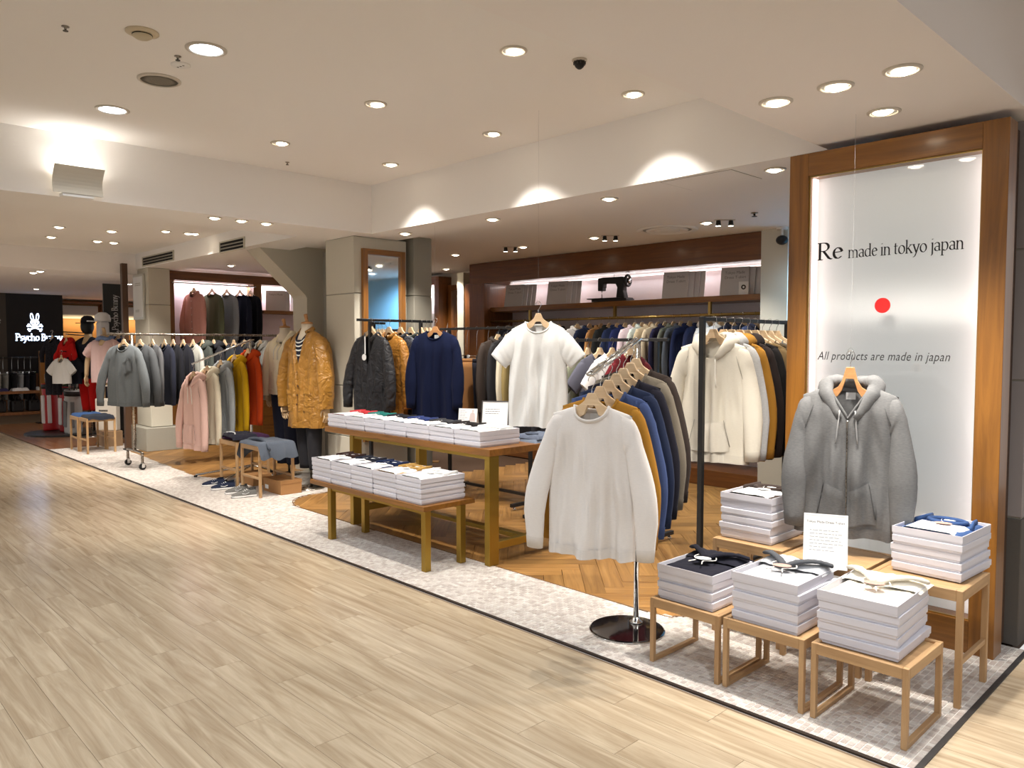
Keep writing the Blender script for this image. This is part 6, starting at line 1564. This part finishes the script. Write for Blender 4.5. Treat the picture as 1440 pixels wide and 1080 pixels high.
# group of small displayed outfits: red parka, white and black tops, dark patterned hanging robe
for k, (p, c, d, kd, hh, L_) in enumerate(((onx(73, 466, -13.7), (38, 38, 44), 'dark flecked coat hanging left of the red parka', 'shirt', .9, 1.05), (onx(93, 470, -13.45), (196, 32, 30), 'bright red parka among the dark outfits', 'hood', .1, .55),
                                       (onx(86, 494, -13.3), (222, 220, 216), 'white pleated top below the red parka', 'tee', 0, .46), (onx(101, 492, -13.35), (30, 32, 44), 'black navy top beside the white pleated top', 'tee', 0, .5))):
    garment(d, p, R(40), c, kd, 'outfits by the golf bags', hh, sw=.115, bw=.16 if kd == 'tee' else .14, sr=.06, L=L_ * .85, T=.05, slen=.36, seed=340 + k, det=0, nw=.055, hk=dict(wide=.10))
t = thing('clothes_stand', 'black branched stand carrying the small outfits', 'clothes stand', (-14.0, 3.85, 0)); rail(t, (0, 0, 0), (0, 0, 1.66), .014, BLACKM, 'pole'); MB().lathe([(.2, 0), (.2, .012)], 24).build('base', BLACKM, t)
for px_, py_, X_ in ((73, 466, -13.7), (93, 470, -13.45), (86, 494, -13.3), (101, 492, -13.35)):
    q = onx(px_, py_, X_); rail(t, (0, 0, q.z - .02), (q.x + 14.0, q.y - 3.85, q.z), .008, BLACKM, 'branch')
def golf_bag(label, x, y, c1, c2, h_, r_, tilt):
    t = thing('golf_bag', label, 'bag', (x, y, .03), 0, 'golf bags'); M = Matrix.Rotation(R(tilt), 4, 'Y')
    MB().lathe([(r_ * .95, 0), (r_, .03), (r_, h_ * .5), (r_ * .92, h_ * .75), (r_ * 1.02, h_ - .03), (r_, h_)], 20).xf(M).build('bag_body', solid(c1, .45), t, True)
    MB().lathe([(r_ * 1.04, h_ - .09), (r_ * 1.06, h_ - .02), (r_ * .9, h_)], 20).xf(M).build('top_cuff', solid((36, 34, 36), .5), t, True)
    for a in (-60, -20, 30): MB().obox(M @ Matrix.Rotation(R(a + 40), 4, 'Z') @ Matrix.Translation((0, -r_ * .98, h_ * .45)), .06, .03, h_ * .6).build('pocket', solid(c2, .5), t, bevel=.012)
    MB().tube([M @ Vector((r_ * .5, r_ * .9, h_ * .8)), M @ Vector((r_ * .9, r_ * 1.5, h_ * .5)), M @ Vector((r_ * .5, r_ * .9, h_ * .2))], .014, 8, flat=.4).build('strap', BLACKM, t, True)
    for k in range(4): MB().tube([M @ Vector((.05 * math.cos(k * 1.6), .05 * math.sin(k * 1.6), h_ - .04)), M @ Vector((.06 * math.cos(k * 1.6), .06 * math.sin(k * 1.6), h_ + .16))], .012, 8).build('club', STEEL if k % 2 else BLACKM, t, True)
    return t
golf_bag('red and white golf bag farthest left of the golf bags', -14.55, 3.35, (180, 26, 30), (226, 222, 222), .78, .12, -3)
golf_bag('red golf bag with white panels behind the black post', -14.2, 3.5, (168, 28, 32), (230, 228, 228), .74, .11, 2)
golf_bag('white and grey golf bag beside the red trousers', -13.85, 3.5, (186, 184, 182), (120, 120, 122), .70, .13, 5)
t = thing('round_platform', 'round black platform under the golf bags', 'base', (-14.15, 3.5, .0)); MB().lathe([(.62, 0), (.62, .028)], 36).build('disc', BLACKM, t)
t = thing('printed_bag', 'white tote bag with dark printing below the pink tee', 'bag', (-12.0, onx(151, 560, -12.0).y, .22), R(40)); MB().box(-.16, -.05, 0, .16, .05, .46).build('body', fabric((216, 206, 192)), t, bevel=.012); lines_of_print(.2, .2, 3, .012).xf(Matrix.Translation((0, -.052, .12))).build('print_marks', INK, t, fixn=False); MB().tube(catmull([(-.08, 0, .45), (-.06, 0, .62), (.06, 0, .62), (.08, 0, .45)], 12), .009, 6).build('handle', fabric((206, 196, 182)), t, True)
t = thing('display_plinth', 'pale plinth under the white tote bag', 'plinth', (-12.0, onx(151, 560, -12.0).y + .02, 0)); MB().box(-.18, -.12, 0, .18, .12, .22).build('plinth', solid((150, 120, 90), .6), t, bevel=.004)

q_ = onx(174.5, 400, -11.3)
t = thing('wood_post', 'tall slim dark brown post beside the stone column', 'post', (-11.3, q_.y, 0))
MB().box(-.04, -.036, 0, .04, .036, 2.56).build('post', solid((78, 54, 36), .5), t, bevel=.003); MB().box(-.06, -.05, 0, .06, .05, .02).build('foot_plate', BLACKM, t)
